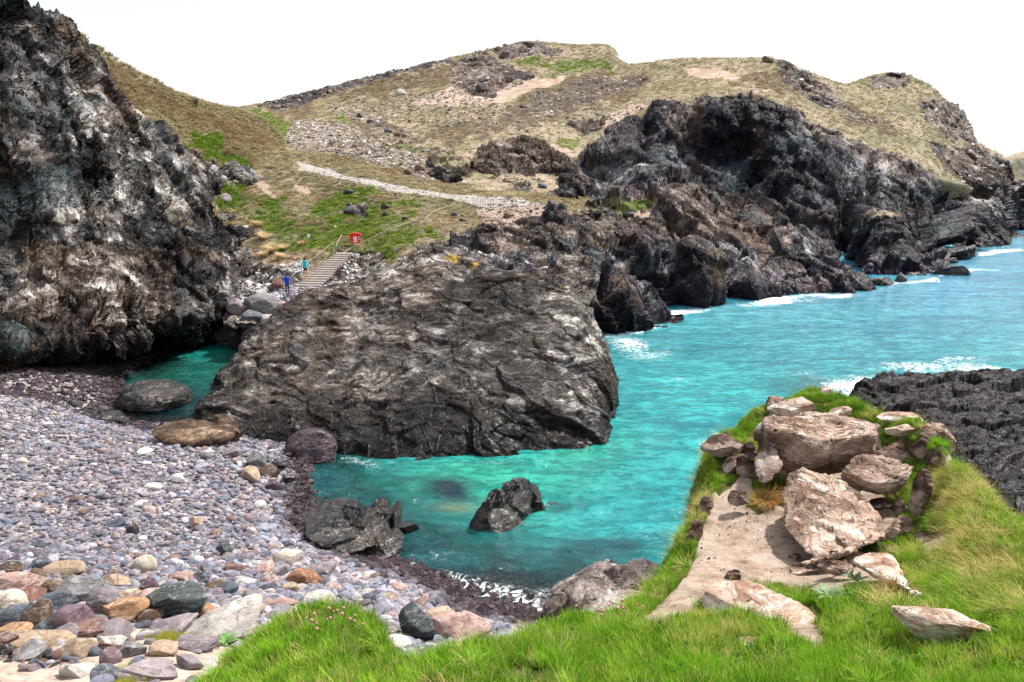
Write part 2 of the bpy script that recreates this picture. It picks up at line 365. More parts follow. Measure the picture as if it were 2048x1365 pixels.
# ------------------------------------------------ stones
_ico = {}
def ico(n):
    if n not in _ico:
        b = bmesh.new(); bmesh.ops.create_icosphere(b, subdivisions=n, radius=1.0)
        _ico[n] = (np.array([v.co[:] for v in b.verts]), np.array([[v.index for v in f.verts] for f in b.faces])); b.free()
    return _ico[n]
def stone_v(n, dims, seed, cuts=7, depth=(.55, .85), rough=.06, boxy=1.0, freq=1.6, strata=0.0, srot=(0, 0, 0)):
    v, f = ico(n); r = np.random.default_rng(seed); v = v.copy()
    v = np.sign(v) * np.abs(v) ** boxy; 
    if boxy != 1.0: v /= np.abs(v).max()
    v = v * (1 + .16 * fbm(v * .9 + seed * 3.3, 2, seed)[:, None])
    for c in range(cuts):
        nrm = r.normal(size=3); nrm /= np.linalg.norm(nrm); d = r.uniform(*depth)
        s = v @ nrm - d; v = v - np.maximum(s, 0)[:, None] * nrm * .96
    nn = v / (np.linalg.norm(v, axis=1, keepdims=True) + 1e-6)
    v = v + nn * (rough * fbm(v * freq + seed, 5, seed + 5, ridge=True))[:, None]
    if strata:
        q = v @ rotm(*srot).T; v = v + nn * (strata * fbm(q * np.array([.8, .8, 7.0]) + seed, 4, seed + 9, ridge=True))[:, None]
    v = v * (np.array(dims) / 2)
    return v, f
def stone_mesh(name, n, dims, seed, smooth=True, **kw):
    v, f = stone_v(n, dims, seed, **kw); return mesh_np(name, v, f, smooth)
# ------------------------------------------------ the land: patches of control points (picture x, y, distance) turned into world surfaces
def cols_to_rows(cols):
    """cols: list of point lists of equal length -> rows"""
    n = max(len(c) for c in cols); W = []
    for c in cols:
        w = np.array([p if isinstance(p, np.ndarray) else at(*p) for p in c]); 
        if len(w) != n: w = catmull(w, np.linspace(0, len(w) - 1, n))
        W.append(w)
    return np.array(W).transpose(1, 0, 2)
def back_of(c, dy, dz, dx=0.0):
    p = c if isinstance(c, np.ndarray) else at(*c); return p + np.array([dx, dy, dz])
def land_obj(name, G, mat, attrs, kind='structure', label=None, cat=None):
    nr, nc = G.shape[:2]; me = mesh_np(name, G.reshape(-1, 3), grid_faces(nr, nc))
    for k_, a in attrs.items(): fattr(me, k_, a)
    o = link(name, me, mat); tag(o, label, cat, kind=kind if kind else None); return o
def displace(G, amp, scale, seed, k=1.0, ridge=False, oct=4, mask=None):
    n = gnormals(G); d = amp * fbm(G * scale, oct, seed, ridge=ridge)
    if mask is not None: d = d * mask
    return G + n * d[..., None]

# ---- headland hill with its sea cliffs
H = [
 [(400,226,240),(400,240,215),(430,262,190),(450,292,160),(470,325,140),(500,360,125),(540,385,118),(590,400,112)],
 [(505,212,235),(505,228,215),(520,250,190),(545,285,160),(560,315,140),(590,340,127),(620,362,118),(650,380,111)],
 [(590,192,240),(592,210,222),(600,232,200),(620,262,170),(640,298,146),(665,328,129),(690,352,118),(715,372,110)],
 [(690,167,246),(695,190,228),(700,215,205),(712,250,175),(730,288,148),(755,320,130),(780,348,116),(800,372,108)],
 [(830,134,250),(835,162,230),(840,196,205),(850,235,175),(862,275,150),(880,312,130),(900,352,115),(910,388,106)],
 [(960,104,252),(960,135,230),(965,175,205),(970,220,176),(985,265,150),(1000,310,131),(1010,352,113),(1015,398,103)],
 [(1060,84,252),(1060,118,230),(1065,165,203),(1080,215,174),(1100,262,150),(1110,312,131),(1115,362,113),(1120,412,102)],
 [(1150,91,252),(1158,125,226),(1165,168,198),(1172,215,170),(1165,268,150),(1155,315,134),(1145,360,120),(1140,408,106)],
 [(1215,92,248),(1215,140,216),(1215,180,190),(1210,222,165),(1190,268,148),(1180,315,137),(1170,365,124),(1160,412,109)],
 [(1252,128,222),(1262,152,203),(1262,185,182),(1248,222,162),(1220,262,147),(1215,320,137),(1200,372,125),(1190,418,110)],
 [(1340,121,208),(1340,145,193),(1340,172,177),(1325,197,163),(1295,225,151),(1295,300,141),(1300,375,128),(1300,430,117)],
 [(1440,118,203),(1440,140,188),(1440,160,175),(1440,178,164),(1440,195,155),(1440,290,146),(1445,390,135),(1450,470,125)],
 [(1540,115,198),(1545,145,183),(1550,170,170),(1550,188,162),(1550,206,154),(1555,320,141),(1560,430,132),(1560,540,121)],
 [(1605,140,192),(1612,170,180),(1615,195,170),(1615,218,162),(1615,240,154),(1625,330,142),(1630,440,131),(1630,560,118)],
 [(1690,170,196),(1692,198,181),(1695,225,170),(1695,248,162),(1700,275,152),(1710,360,140),(1715,450,129),(1720,562,116)],
 [(1780,147,208),(1785,195,188),(1790,240,172),(1795,280,160),(1800,318,149),(1808,390,138),(1812,465,127),(1815,556,'w')],
 [(1845,162,208),(1850,215,188),(1855,262,173),(1855,305,161),(1860,348,150),(1868,410,139),(1875,475,128),(1880,548,'w')],
 [(1898,205,203),(1900,250,190),(1900,292,178),(1902,335,165),(1905,375,155),(1900,430,148),(1898,480,142),(1895,515,'w')],
 [(1943,280,190),(1947,305,182),(1950,328,175),(1952,348,169),(1955,368,162),(1955,415,153),(1958,455,148),(1960,503,'w')],
 [(2000,318,186),(2003,332,181),(2005,346,176),(2008,360,172),(2010,374,168),(2010,415,160),(2012,455,152),(2012,499,'w')],
 [(2032,385,190),(2033,390,188),(2034,396,186),(2035,404,184),(2036,412,180),(2038,435,176),(2040,462,170),(2042,496,'w')],
 [(2130,390,215),(2130,398,208),(2130,406,204),(2130,414,200),(2130,420,196),(2130,440,190),(2130,465,180),(2130,492,'w')],
]
Hc = [[back_of(c[0], 60, -22), back_of(c[0], 22, -3.0)] + c + [back_of(c[-1], 1, -5)] for c in H]
G = patch(cols_to_rows(Hc), 520, 900)
nrm = gnormals(G); nrm *= np.sign(nrm[..., 2:3] + 0.3); steep = sstep(.80, .45, np.abs(nrm[..., 2]))
px, py = proj(G)
ROCKH = [[(505,214),(600,186),(690,160),(800,132),(900,112),(905,128),(800,150),(720,168),(660,192),(600,212),(560,222)],
 [(985,100),(1060,80),(1110,92),(1130,108),(1060,112),(1010,120)],[(900,130),(960,105),(1000,118),(1010,150),(990,190),(930,185),(905,165)],
 [(1000,130),(1060,145),(1070,160),(1010,165)],[(1560,118),(1600,135),(1660,175),(1690,215),(1650,215),(1600,190),(1570,165)],[(1740,158),(1800,146),(1830,165),(1790,178),(1750,172)],
 [(1835,205),(1900,200),(1950,280),(1955,300),(1900,275),(1850,240)],[(1850,285),(1960,300),(2060,340),(2060,410),(1960,370),(1890,345)],
 [(1130,240),(1200,232),(1210,226),(1210,250),(1160,262)]]
CLIFFH = [[(1110,420),(1120,340),(1190,285),(1215,255),(1280,222),(1345,205),(1440,192),(1500,180),(1560,205),(1620,245),(1700,285),(1760,305),(1850,345),(1900,368),(1960,368),(2150,390),(2150,600),(1100,600)]]
SCREEH = [[(985,240),(1060,195),(1150,165),(1230,150),(1285,150),(1290,165),(1230,182),(1190,205),(1120,225),(1060,235)],[(640,215),(700,205),(760,235),(840,262),(860,290),(760,255),(700,240)],
 [(930,145),(1000,150),(1050,170),(940,195),(900,185)],[(590,235),(700,245),(860,300),(900,360),(860,378),(690,352),(610,320),(570,270)],[(1640,190),(1700,215),(1760,250),(1700,240)]]
SOILH = [[(1370,138),(1440,138),(1480,155),(1420,160),(1375,152)],[(1195,245),(1230,222),(1290,200),(1290,212),(1240,240),(1205,258)],[(900,172),(1000,180),(1060,160),(1130,150),(1120,165),(1000,205),(900,215),(820,205)],
 [(1060,288),(1110,285),(1135,300),(1130,308),(1090,300)],[(600,335),(640,330),(900,385),(900,400),(700,372),(600,350)]]
GREENH = [[(760,290),(830,292),(900,330),(905,350),(850,320),(770,300)],[(1030,120),(1080,112),(1140,125),(1080,140)],[(1120,120),(1230,125),(1240,145),(1100,145)],[(500,225),(570,235),(600,262),(560,275),(520,250)],[(1100,272),(1170,270),(1165,295),(1120,300)],[(640,236),(720,232),(740,246),(660,250)]]
HEATH = [[(500,215),(700,170),(900,130),(980,110),(900,160),(700,200),(560,240)],[(980,225),(1100,160),(1290,140),(1300,175),(1150,230),(1000,260)],[(1640,180),(1720,200),(1800,260),(1760,270),(1680,240)],[(860,255),(1000,240),(1060,270),(900,290)],[(660,228),(780,240),(840,270),(900,270),(900,300),(800,290),(700,250)],[(1420,150),(1560,140),(1600,200),(1500,175)]]
rockm = np.maximum(maskpoly(G, CLIFFH, 12), blur2(maskpoly(G, ROCKH, 9), 2)); rockm = np.maximum(rockm, .45 * blur2(maskpoly(G, SCREEH, 10), 3))
cl = blur2(maskpoly(G, CLIFFH, 6), 4)
q = G * np.array([.055, .03, .018]); rib = fbm(q, 4, 21, ridge=True)
gully = -sstep(.15, .55, -fbm(G * np.array([.045, .02, .006]), 2, 77)) 
bl = blocks(G + 4 * np.stack([fbm(G * .08, 2, 5 + i) for i in range(3)], -1), .13, 31, aniso=(1, 1, .45)); bl2 = blocks(G + 1.5 * np.stack([fbm(G * .2, 2, 15 + i) for i in range(3)], -1), .33, 41, aniso=(1, 1, .5))
topf = sstep(0, 1, blur2(cl, 10)) ** 2; d = cl * (.35 + .65 * topf) * (3.2 * rib + 3.0 * gully + 1.5 * bl + .8 * bl2)
cave = lambda x, y, rx, ry, dep: -dep * np.exp(-(((px - x) / rx) ** 2 + ((py - y) / ry) ** 2) ** 2)
d += cl * (cave(1450, 330, 75, 90, 3.2) + cave(1545, 470, 50, 90, 3.5) + cave(1380, 240, 25, 60, 3) + cave(1693, 480, 28, 80, 6) + cave(1895, 440, 12, 80, 6) + cave(1290, 255, 14, 50, 3) + cave(1855, 470, 16, 70, 3) + cave(1740, 350, 14, 60, 3))
d += (1 - cl) * (1.2 * fbm(G * .05, 4, 9) + .35 * fbm(G * .3, 3, 12) + rockm * .9 * bl2)
edge0 = sstep(0, 6, np.arange(G.shape[0]))[:, None]
d = np.where(d > 0, d * (.25 + .45 * topf), d) - .8 * cl * topf
d = .5 * d + .5 * blur2(d, 5)
G = G + nrm * (d * edge0)[..., None]
CAVE_SHADE = [[(1395,235),(1470,220),(1520,300),(1510,420),(1440,430),(1390,330)],[(1530,390),(1610,400),(1640,560),(1540,560)],[(1680,400),(1710,400),(1715,560),(1680,560)],[(1885,360),(1912,380),(1905,520),(1880,520)],[(1760,350),(1880,400),(1880,560),(1820,540)]]
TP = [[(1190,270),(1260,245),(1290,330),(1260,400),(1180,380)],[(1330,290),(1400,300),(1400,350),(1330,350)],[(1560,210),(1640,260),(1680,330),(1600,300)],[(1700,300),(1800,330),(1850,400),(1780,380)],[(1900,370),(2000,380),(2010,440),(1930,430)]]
hill_tone = .12 * blur2(maskpoly(G, TP, 14), 4) + .02 - .07 * blur2(maskpoly(G, CAVE_SHADE, 14), 4)  # cave recesses toned down: their shade is put into the rock colour
hill_warm = np.maximum(1 - cl, .6 * blur2(maskpoly(G, [[(1560,205),(1700,270),(1860,340),(1960,345),(2020,370),(2020,410),(1900,390),(1700,320),(1600,260)],[(1330,210),(1420,200),(1400,290),(1340,300)],[(1110,300),(1200,260),(1260,240),(1230,330),(1150,380)]], 14), 6))
hill_attrs = dict(tone=hill_tone, warm=hill_warm, turf=1 - np.clip(rockm, 0, 1), green=.62 * blur2(maskpoly(G, GREENH, 22), 7), soil=blur2(maskpoly(G, SOILH, 8), 2) * .95, heath=.62 * blur2(maskpoly(G, HEATH, 30), 12))
CL_T = [((.16, .10, .075), .12, .56, .68, .6), ((.05, .07, .085), .09, .52, .62, .6), ((.022, .020, .026), .06, .50, .62, .7)]
PALC = [(0.30, (.004, .004, .006)), (0.48, (.012, .012, .017)), (0.60, (.034, .034, .042)), (0.72, (.13, .128, .14)), (0.86, (.44, .42, .42))]
m_hill = mat_land('hill_ground', 2.6, .25, PALC, rot=(10, 28, 10), strat=(1.6, 1.6, .7), tints=CL_T, wetz=(1.0, 3.5), lichen=.05, damp=.6)
land_obj('headland', G, m_hill, hill_attrs); G_hill = G; make_bvh('hill', G[::2, ::2])
# ---- far headland beyond the right edge
D = [[(1990,345,330),(1990,360,325),(1990,420,315),(1990,470,300)],[(2025,318,330),(2025,345,325),(2028,400,315),(2030,460,300)],[(2060,306,330),(2060,340,325),(2060,400,315),(2060,455,300)],[(2140,300,330),(2140,335,322),(2140,400,312),(2140,455,300)],[(2300,330,330),(2300,350,325),(2300,400,315),(2300,455,300)]]
G = patch(cols_to_rows([[back_of(c[0], 60, -25), back_of(c[0], 15, -3)] + c + [back_of(c[-1], 0, -14)] for c in D]), 90, 160)
G = displace(G, 3.0, .06, 61, oct=5)
py2 = proj(G)[1]; m_far = mat_land('far_ground', 3.5, .2, PALC, rot=(10, 28, 10), strat=(1.6, 1.6, .7), tints=CL_T, wetz=(1.5, 4))
land_obj('far_headland', G, m_far, dict(turf=sstep(375, 345, py2 + 10 * fbm(G * .05, 2, 3)), green=0 * py2, soil=0 * py2, heath=.3 + 0 * py2))

# ---- dark rocky knoll below the hill, above the path
K = [[(840,330,120),(850,350,116),(858,375,112)],[(868,296,124),(880,330,117),(890,372,111)],[(905,310,121),(915,345,115),(925,385,108)],[(940,330,119),(950,360,113),(960,392,107)],[(990,290,124),(1000,340,115),(1010,402,105)],[(1060,276,126),(1068,340,116),(1075,410,103)],[(1110,300,124),(1118,355,114),(1125,418,102)],[(1150,350,120),(1155,385,111),(1160,422,103)],[(1200,405,118),(1205,415,112),(1205,428,106)]]
G = patch(cols_to_rows([[back_of(c[0], 9, -6), back_of(c[0], 3.5, -.6)] + c + [back_of(c[-1], 0, -3)] for c in K]), 170, 330)
nrm = gnormals(G); bl = blocks(G + 1.5 * np.stack([fbm(G * .2, 2, 15 + i) for i in range(3)], -1), .28, 51); bl2 = blocks(G, .75, 52)
G = G + nrm * (.8 * bl + .35 * bl2 + .8 * fbm(G * .12, 3, 53, ridge=True))[..., None]
px, py = proj(G); KG = [[(860,290),(960,300),(960,318),(905,345),(862,330)],[(1000,345),(1050,350),(1040,365),(1000,362)]]
kg = blur2(maskpoly(G, KG, 8), 2)
m_knoll = mat_land('knoll_ground', 1.5, .4, None, rot=(15, 25, 0), tints=[((.13, .09, .07), .2, .52, .64, .7), ((.03, .027, .03), .13, .48, .6, .6)], wetz=(-5, -4))
land_obj('rocky_knoll', G, m_knoll, dict(turf=np.maximum(kg * .9, .30 * sstep(.75, .95, np.abs(nrm[..., 2]))), tone=.04 + 0 * kg, warm=.7 * sstep(380, 300, py) + .2, green=.2 * kg, soil=0 * kg, heath=.2 * kg), kind=None, label='dark broken rocky knoll standing above the bend of the pale footpath, below the grassy hill', cat='rock outcrop'); make_bvh('knoll', G[::2, ::2])

# ---- valley bowl: path, grassy bank, clay scar, foot of the steps
B = [
 [(330,300,112),(340,350,104),(352,368,98),(370,400,91),(385,450,84),(400,500,78),(420,560,72),(440,600,67),(450,650,60)],
 [(430,290,120),(430,335,108),(440,360,101),(455,405,91),(455,450,84),(455,505,77),(460,560,71),(475,603,66.5),(480,655,58)],
 [(505,290,122),(512,322,110),(525,350,103),(530,400,92),(528,455,84),(525,510,77),(530,560,71.5),(540,592,67.5),(540,660,58)],
 [(590,300,120),(605,328,110),(612,342,106),(620,395,95),(620,450,84),(620,490,79),(610,535,72.5),(592,592,67),(590,660,58)],
 [(660,310,120),(668,342,109),(674,353,104),(690,400,94),(690,445,86),(698,482,79),(690,515,75),(655,590,68),(640,660,58)],
 [(730,325,120),(738,352,107),(742,366,101),(745,405,92),(745,440,86),(745,475,79.5),(735,510,75.5),(710,580,69),(700,660,58)],
 [(800,340,118),(806,365,104),(808,382,98),(808,415,90),(808,440,85),(806,468,79),(795,510,73.5),(780,570,68),(770,660,58)],
 [(880,355,115),(888,380,101),(888,398,95),(885,425,89),(880,447,84),(862,480,77),(840,530,71),(820,590,66),(810,660,58)],
 [(950,370,112),(955,392,98),(957,410,91),(955,432,87),(948,452,82),(935,480,76),(920,525,70),(900,590,64),(890,660,58)],
 [(1050,380,110),(1052,400,97),(1052,415,89),(1050,440,84),(1045,462,79),(1035,485,74),(1020,530,69),(1000,590,63),(1000,660,58)],
 [(1130,390,112),(1135,415,97),(1135,425,91),(1132,445,86),(1128,462,81),(1120,485,76),(1110,530,70),(1090,590,64),(1090,660,58)],
 [(1230,390,118),(1235,415,102),(1235,425,97),(1235,440,92),(1230,455,86),(1220,490,79),(1200,540,73),(1190,590,67),(1180,660,60)]]
G = patch(cols_to_rows(B), 420, 640); nrm = gnormals(G); nrm *= np.sign(nrm[..., 2:3])
px, py = proj(G)
PATHB = [[(590,322),(615,330),(680,348),(740,358),(800,369),(900,386),(960,394),(1000,399),(1060,404),(1060,412),(960,412),(900,401),(800,384),(740,371),(700,364),(640,350),(600,345)]]
CLAY = [[(950,415),(1000,400),(1080,408),(1130,422),(1140,450),(1080,460),(1020,475),(970,478),(965,450)],[(500,340),(520,350),(545,378),(560,400),(540,395),(515,370)],[(590,365),(612,368),(625,388),(600,388)],[(560,580),(640,575),(640,610),(560,610)]]
ROCKB = [[(420,420),(440,460),(500,500),(520,540),(600,545),(590,600),(700,590),(760,560),(800,530),(870,490),(960,455),(1010,470),(1130,455),(1250,450),(1250,700),(400,700),(380,440)],[(675,505),(740,498),(775,520),(775,600),(690,600)],[(690,415),(730,412),(738,435),(700,438)],[(1160,425),(1300,420),(1300,440),(1160,450)]]
GRB = [[(400,370),(520,385),(640,400),(800,400),(860,420),(870,470),(760,530),(600,520),(480,480)],[(600,420),(700,370),(760,372),(800,400),(820,440),(790,470),(720,500),(640,500),(580,480)],[(420,380),(500,385),(560,420),(600,440),(590,500),(520,480),(440,420)],[(740,470),(830,445),(850,455),(800,520),(740,540)],[(1140,430),(1290,405),(1300,425),(1170,440)]]
rb = blur2(maskpoly(G, ROCKB, 10), 2); cb = blur2(maskpoly(G, CLAY, 8), 2); pb = blur2(maskpoly(G, PATHB, 3), 1); gb = .55 * blur2(maskpoly(G, GRB[:1], 40), 12) + .45 * blur2(maskpoly(G, GRB[1:], 45), 8)
G = G + nrm * ((1 - pb) * (.55 * fbm(G * .22, 4, 71) + .5 * rb * blocks(G, .6, 73) + .2 * cb * blocks(G, .5, 74)) + .5 * fbm(G * .09, 2, 75))[..., None]
m_bowl = mat_land('bank_ground', 1.0, .6, [(0.28, (.014, .013, .015)), (0.42, (.05, .045, .043)), (0.52, (.13, .115, .105)), (0.62, (.27, .25, .23)), (0.76, (.48, .46, .44))], tints=[((.15, .08, .08), .3, .55, .66, .5)], wetz=(.4, 1.4))
land_obj('valley_bank', G, m_bowl, dict(turf=1 - rb, warm=.3 + 0 * rb, green=.12 + .62 * gb + .75 * gb * fbm(G * .25, 4, 88), gravel=pb, soil=cb, heath=.35 * sstep(.1, .5, fbm(G * .12, 3, 79)))); G_bowl = G; make_bvh('bowl', G[::2, ::2])

# ---- rocky promontory on the far side of the cove
Pm = [
 [(900,490,74),(900,530,69),(905,570,66),(915,620,62),(920,680,56)],
 [(970,474,76),(972,520,71),(975,570,67),(985,620,63),(990,690,56)],
 [(1050,462,79),(1060,505,74),(1065,555,69.5),(1075,610,65),(1080,690,57)],
 [(1130,455,84),(1140,500,77),(1145,560,71),(1155,620,67),(1160,690,'w')],
 [(1190,446,90),(1195,490,81),(1200,550,74),(1205,615,69),(1207,672,'w')],
 [(1240,418,97),(1248,470,86),(1250,535,77),(1250,605,71.5),(1255,664,'w')],
 [(1290,396,102),(1295,450,90),(1296,520,81),(1298,590,74),(1300,655,'w')],
 [(1325,382,105),(1330,445,93),(1330,515,84),(1328,575,78),(1325,634,'w')],
 [(1375,374,109),(1385,435,99),(1385,505,88),(1378,570,81),(1375,620,'w')],
 [(1430,386,111),(1440,445,102),(1445,510,92),(1440,565,84.5),(1440,613,'w')],
 [(1500,418,110),(1508,468,103),(1512,520,95),(1512,565,88),(1510,605,'w')],
 [(1570,452,111),(1577,495,104),(1580,532,97),(1585,570,91),(1590,598,'w')],
 [(1635,492,112),(1640,520,107),(1645,548,101),(1650,573,95),(1655,592,'w')],
 [(1690,530,113),(1693,548,109),(1695,562,104),(1698,573,101),(1700,585,'w')],
 [(1735,556,109),(1736,562,107),(1738,566,105),(1738,572,104),(1740,578,'w')],
 [(1770,572,104),(1770,574,103.5),(1770,576,103),(1770,578,102),(1770,582,'w')]]
G = patch(cols_to_rows([[back_of(c[0], 14, -9), back_of(c[0], 5, -1.2)] + c + [back_of(c[-1], -1, -3)] for c in Pm]), 330, 760)
nrm = gnormals(G); nrm *= np.sign(-nrm[..., 1:2] + .8 * nrm[..., 2:3]); px, py = proj(G)
wv = np.stack([fbm(G * .13, 2, 85 + i) for i in range(3)], -1)
b1 = blocks((G + 2.5 * wv) @ rotm(0, 30, 10).T, .17, 81, aniso=(1.3, 1, .5)); b2 = blocks((G + 1.2 * wv) @ rotm(0, 30, 10).T, .45, 82, aniso=(1.3, 1, .5))
e = sstep(0, 4, np.arange(G.shape[0]))[:, None]
cave = lambda x, y, rx, ry, dep: -dep * np.exp(-(((px - x) / rx) ** 2 + ((py - y) / ry) ** 2) ** 2)
G = G + nrm * (e * (1.5 * b1 + .55 * b2 + 1.6 * fbm(G * np.array([.11, .08, .04]), 4, 83, ridge=True) + cave(1150, 565, 14, 55, 4.5) + cave(1196, 590, 12, 28, 3) + cave(1325, 570, 30, 50, 3) + cave(1455, 575, 22, 40, 3) + cave(1290, 540, 30, 22, 2)))[..., None]
PG = [[(1180,436),(1245,405),(1305,396),(1310,418),(1240,432),(1190,446)]]; PS = [[(1240,415),(1290,395),(1330,382),(1300,440),(1250,440)]]
pg = blur2(maskpoly(G, PG, 6), 1); ps = blur2(maskpoly(G, PS, 8), 1)
m_prom = mat_land('promontory_ground', 1.35, .5, [(0.28, (.005, .005, .008)), (0.46, (.016, .015, .020)), (0.58, (.045, .042, .048)), (0.70, (.17, .16, .165)), (0.84, (.50, .48, .46))], rot=(0, 30, 10), strat=(1.5, 1.2, .7), tints=[((.20, .14, .10), .16, .54, .66, .6), ((.10, .14, .15), .2, .55, .64, .5), ((.02, .018, .024), .11, .52, .62, .7), ((.12, .07, .10), .1, .55, .66, .5)], wetz=(1.2, 3.2), lichen=.03, wet_shade_dark=(.42, .34, .50), damp=.7)
land_obj('promontory', G, m_prom, dict(warm=.9 * blur2(maskpoly(G, [[(960,440),(1130,450),(1200,430),(1300,380),(1380,370),(1520,420),(1600,465),(1560,500),(1440,470),(1330,480),(1240,500),(1100,490),(980,500)]], 14), 6), tone=.11 * blur2(maskpoly(G, [[(1060,490),(1170,500),(1190,560),(1130,580),(1070,540)],[(1290,500),(1340,480),(1360,560),(1300,560)],[(1430,480),(1560,520),(1590,590),(1500,590),(1420,540)]], 14), 5) - .08 * blur2(maskpoly(G, [[(1200,590),(1700,560),(1760,600),(1200,700)]], 10), 6), turf=np.maximum(pg, ps * .9), green=pg, soil=ps * .9 * (1 - pg), heath=0 * pg)); make_bvh('prom', G[::2, ::2])

# ---- the great cliff on the left and the hillside above it
L = [
 [(-150,-190,68),(-150,-150,67),(-150,-110,65),(-140,-40,62),(-130,150,57),(-130,350,52),(-130,550,47),(-120,690,43),(-110,725,48),(-110,765,47)],
 [(10,0,65),(10,14,64),(10,32,63),(10,60,62),(10,200,58.5),(5,380,54),(0,560,50),(0,700,45.5),(8,722,51.5),(10,768,50.5)],
 [(70,30,68),(70,48,67),(68,68,66),(68,95,64.5),(70,220,60),(60,390,55.5),(60,560,51.5),(65,698,47),(72,722,54),(75,760,52.5)],
 [(118,58,74),(120,74,72),(122,92,70),(125,115,68),(130,240,62),(120,400,57.5),(120,560,53.5),(132,682,48.8),(140,712,57),(142,747,55)],
 [(185,102,86),(192,122,82),(196,150,78),(196,185,73),(212,300,66),(218,430,61.5),(220,560,56.5),(232,655,52),(232,690,61.5),(230,728,58)],
 [(250,136,95),(255,160,90),(255,190,84),(250,228,77),(262,330,69),(270,445,64),(270,560,58.5),(290,642,54.5),(285,680,65),(285,715,60)],
 [(300,167,103),(305,190,97),(305,220,90),(300,262,81),(312,352,71.5),(320,460,66),(322,560,60.5),(345,640,57),(335,678,67),(335,706,61.5)],
 [(350,192,112),(352,214,105),(350,245,96),(340,285,86),(352,362,75),(362,455,69.5),(370,555,63.5),(390,632,59.5),(380,672,68),(380,698,63)],
 [(400,205,122),(402,228,113),(396,262,101),(375,306,88),(390,378,79.5),(402,455,73),(430,545,67),(428,620,63.2),(415,660,68),(412,688,64)],
 [(440,214,130),(442,240,120),(438,275,107),(415,318,94),(415,388,84),(412,440,78.5),(452,530,72),(450,602,67.5),(440,645,69),(438,665,66)],
 [(470,221,136),(474,248,127),(476,286,113),(462,335,99),(430,395,88),(430,450,82.5),(475,535,75.5),(470,590,71),(462,625,70),(460,655,66)],
 [(515,240,142),(524,268,132),(534,302,119),(530,345,107),(505,385,98),(470,440,87),(498,520,79),(505,565,74),(505,595,71),(500,625,68)],
 [(560,282,142),(570,302,133),(582,328,122),(590,355,112),(585,385,104),(560,430,95),(520,500,84),(530,560,77),(530,595,73),(520,625,70)]]
Lc = [[back_of(c[0], 12, -22, -30), back_of(c[0], 5, -3.5, -5)] + c + [back_of(c[-1], -.5, -3)] for c in L]
G = patch(cols_to_rows(Lc), 820, 560)
nrm = gnormals(G); nrm *= np.sign((nrm * (CAM - G)).sum(-1, keepdims=True)); px, py = proj(G)
LROCK = [[(-400,-300),(10,-20),(60,20),(112,40),(140,62),(180,120),(205,190),(260,250),(330,282),(372,312),(398,372),(412,440),(450,475),(500,498),(520,560),(530,720),(-400,900)],
 [(385,330),(430,335),(470,345),(520,362),(520,375),(450,365),(400,368)],[(420,415),(450,430),(520,500),(560,540),(520,560)]]
rk = blur2(maskpoly(G, LROCK, 9), 2)
LSOIL = [[(205,180),(240,195),(300,240),(360,300),(350,310),(270,262),(225,225)],[(500,335),(525,350),(548,385),(525,385)]]
LGR = [[(400,360),(470,368),(560,400),(600,460),(560,470),(470,430),(410,390)],[(380,255),(470,290),(560,350),(520,365),(440,325),(385,290)]]
LHE = [[(170,110),(250,150),(430,230),(520,260),(560,300),(470,280),(330,230),(230,190)],[(440,270),(540,340),(600,350),(600,375),(520,335),(440,300)],[(480,290),(560,300),(590,345),(540,330)]]
wv = np.stack([fbm(G * .12, 3, 95 + i) for i in range(3)], -1)
q = (G + 2.2 * wv) @ rotm(15, 25, 20).T
b1 = blocks(q, .16, 91, aniso=(1.2, 1, .45)); b2 = blocks(q, .42, 92, aniso=(1.1, 1, .6)); 
rkc = rk * sstep(0, 5, np.arange(G.shape[0]))[:, None]; tope = sstep(.15, 1, blur2(rk, 14)); rkc = rkc * 1.0; cav = -3.0 * np.exp(-(((px - 150) / 26) ** 2 + ((py - 330) / 220) ** 2) ** 1.5)
dL = 1.3 * b1 + .5 * b2 + 1.5 * fbm(G * np.array([.11, .08, .035]), 3, 93, ridge=True) + cav * .6; dL = np.where(dL > 0, dL * (.15 + .75 * tope), dL) - .5 * tope
G = G + nrm * (rkc * dL + (1 - rk) * (.9 * fbm(G * .09, 4, 94) + .35 * fbm(G * .4, 3, 97)))[..., None]
m_cliff = mat_land('cliff_ground', 1.8, .45, [(0.26, (.004, .004, .006)), (0.45, (.018, .018, .019)), (0.57, (.055, .052, .051)), (0.68, (.21, .195, .185)), (0.82, (.62, .59, .56))], rot=(15, 25, 20), strat=(1.3, 1.1, .62), tints=[((.20, .15, .11), .14, .54, .66, .55), ((.11, .15, .16), .17, .55, .63, .45), ((.016, .015, .018), .10, .52, .64, .65), ((.15, .08, .06), .4, .62, .70, .6)], wetz=(1.2, 4.0), wet_shade_dark=(.22, .21, .24), lichen=.12)  # dark foot band: wet rock plus overhang shade put into the colour
LT = [[(0,60),(110,60),(200,130),(210,260),(120,230),(60,330),(0,250)],[(280,290),(370,310),(400,400),(400,480),(330,430)],[(60,420),(110,420),(120,520),(70,500)]]; LD = [[(0,300),(110,330),(60,440),(0,450)],[(-200,640),(100,640),(240,650),(400,620),(460,640),(440,760),(-200,800)],[(240,420),(410,430),(450,560),(380,580),(270,500)]]  # long foot polygon of LD paints the shade below the overhang
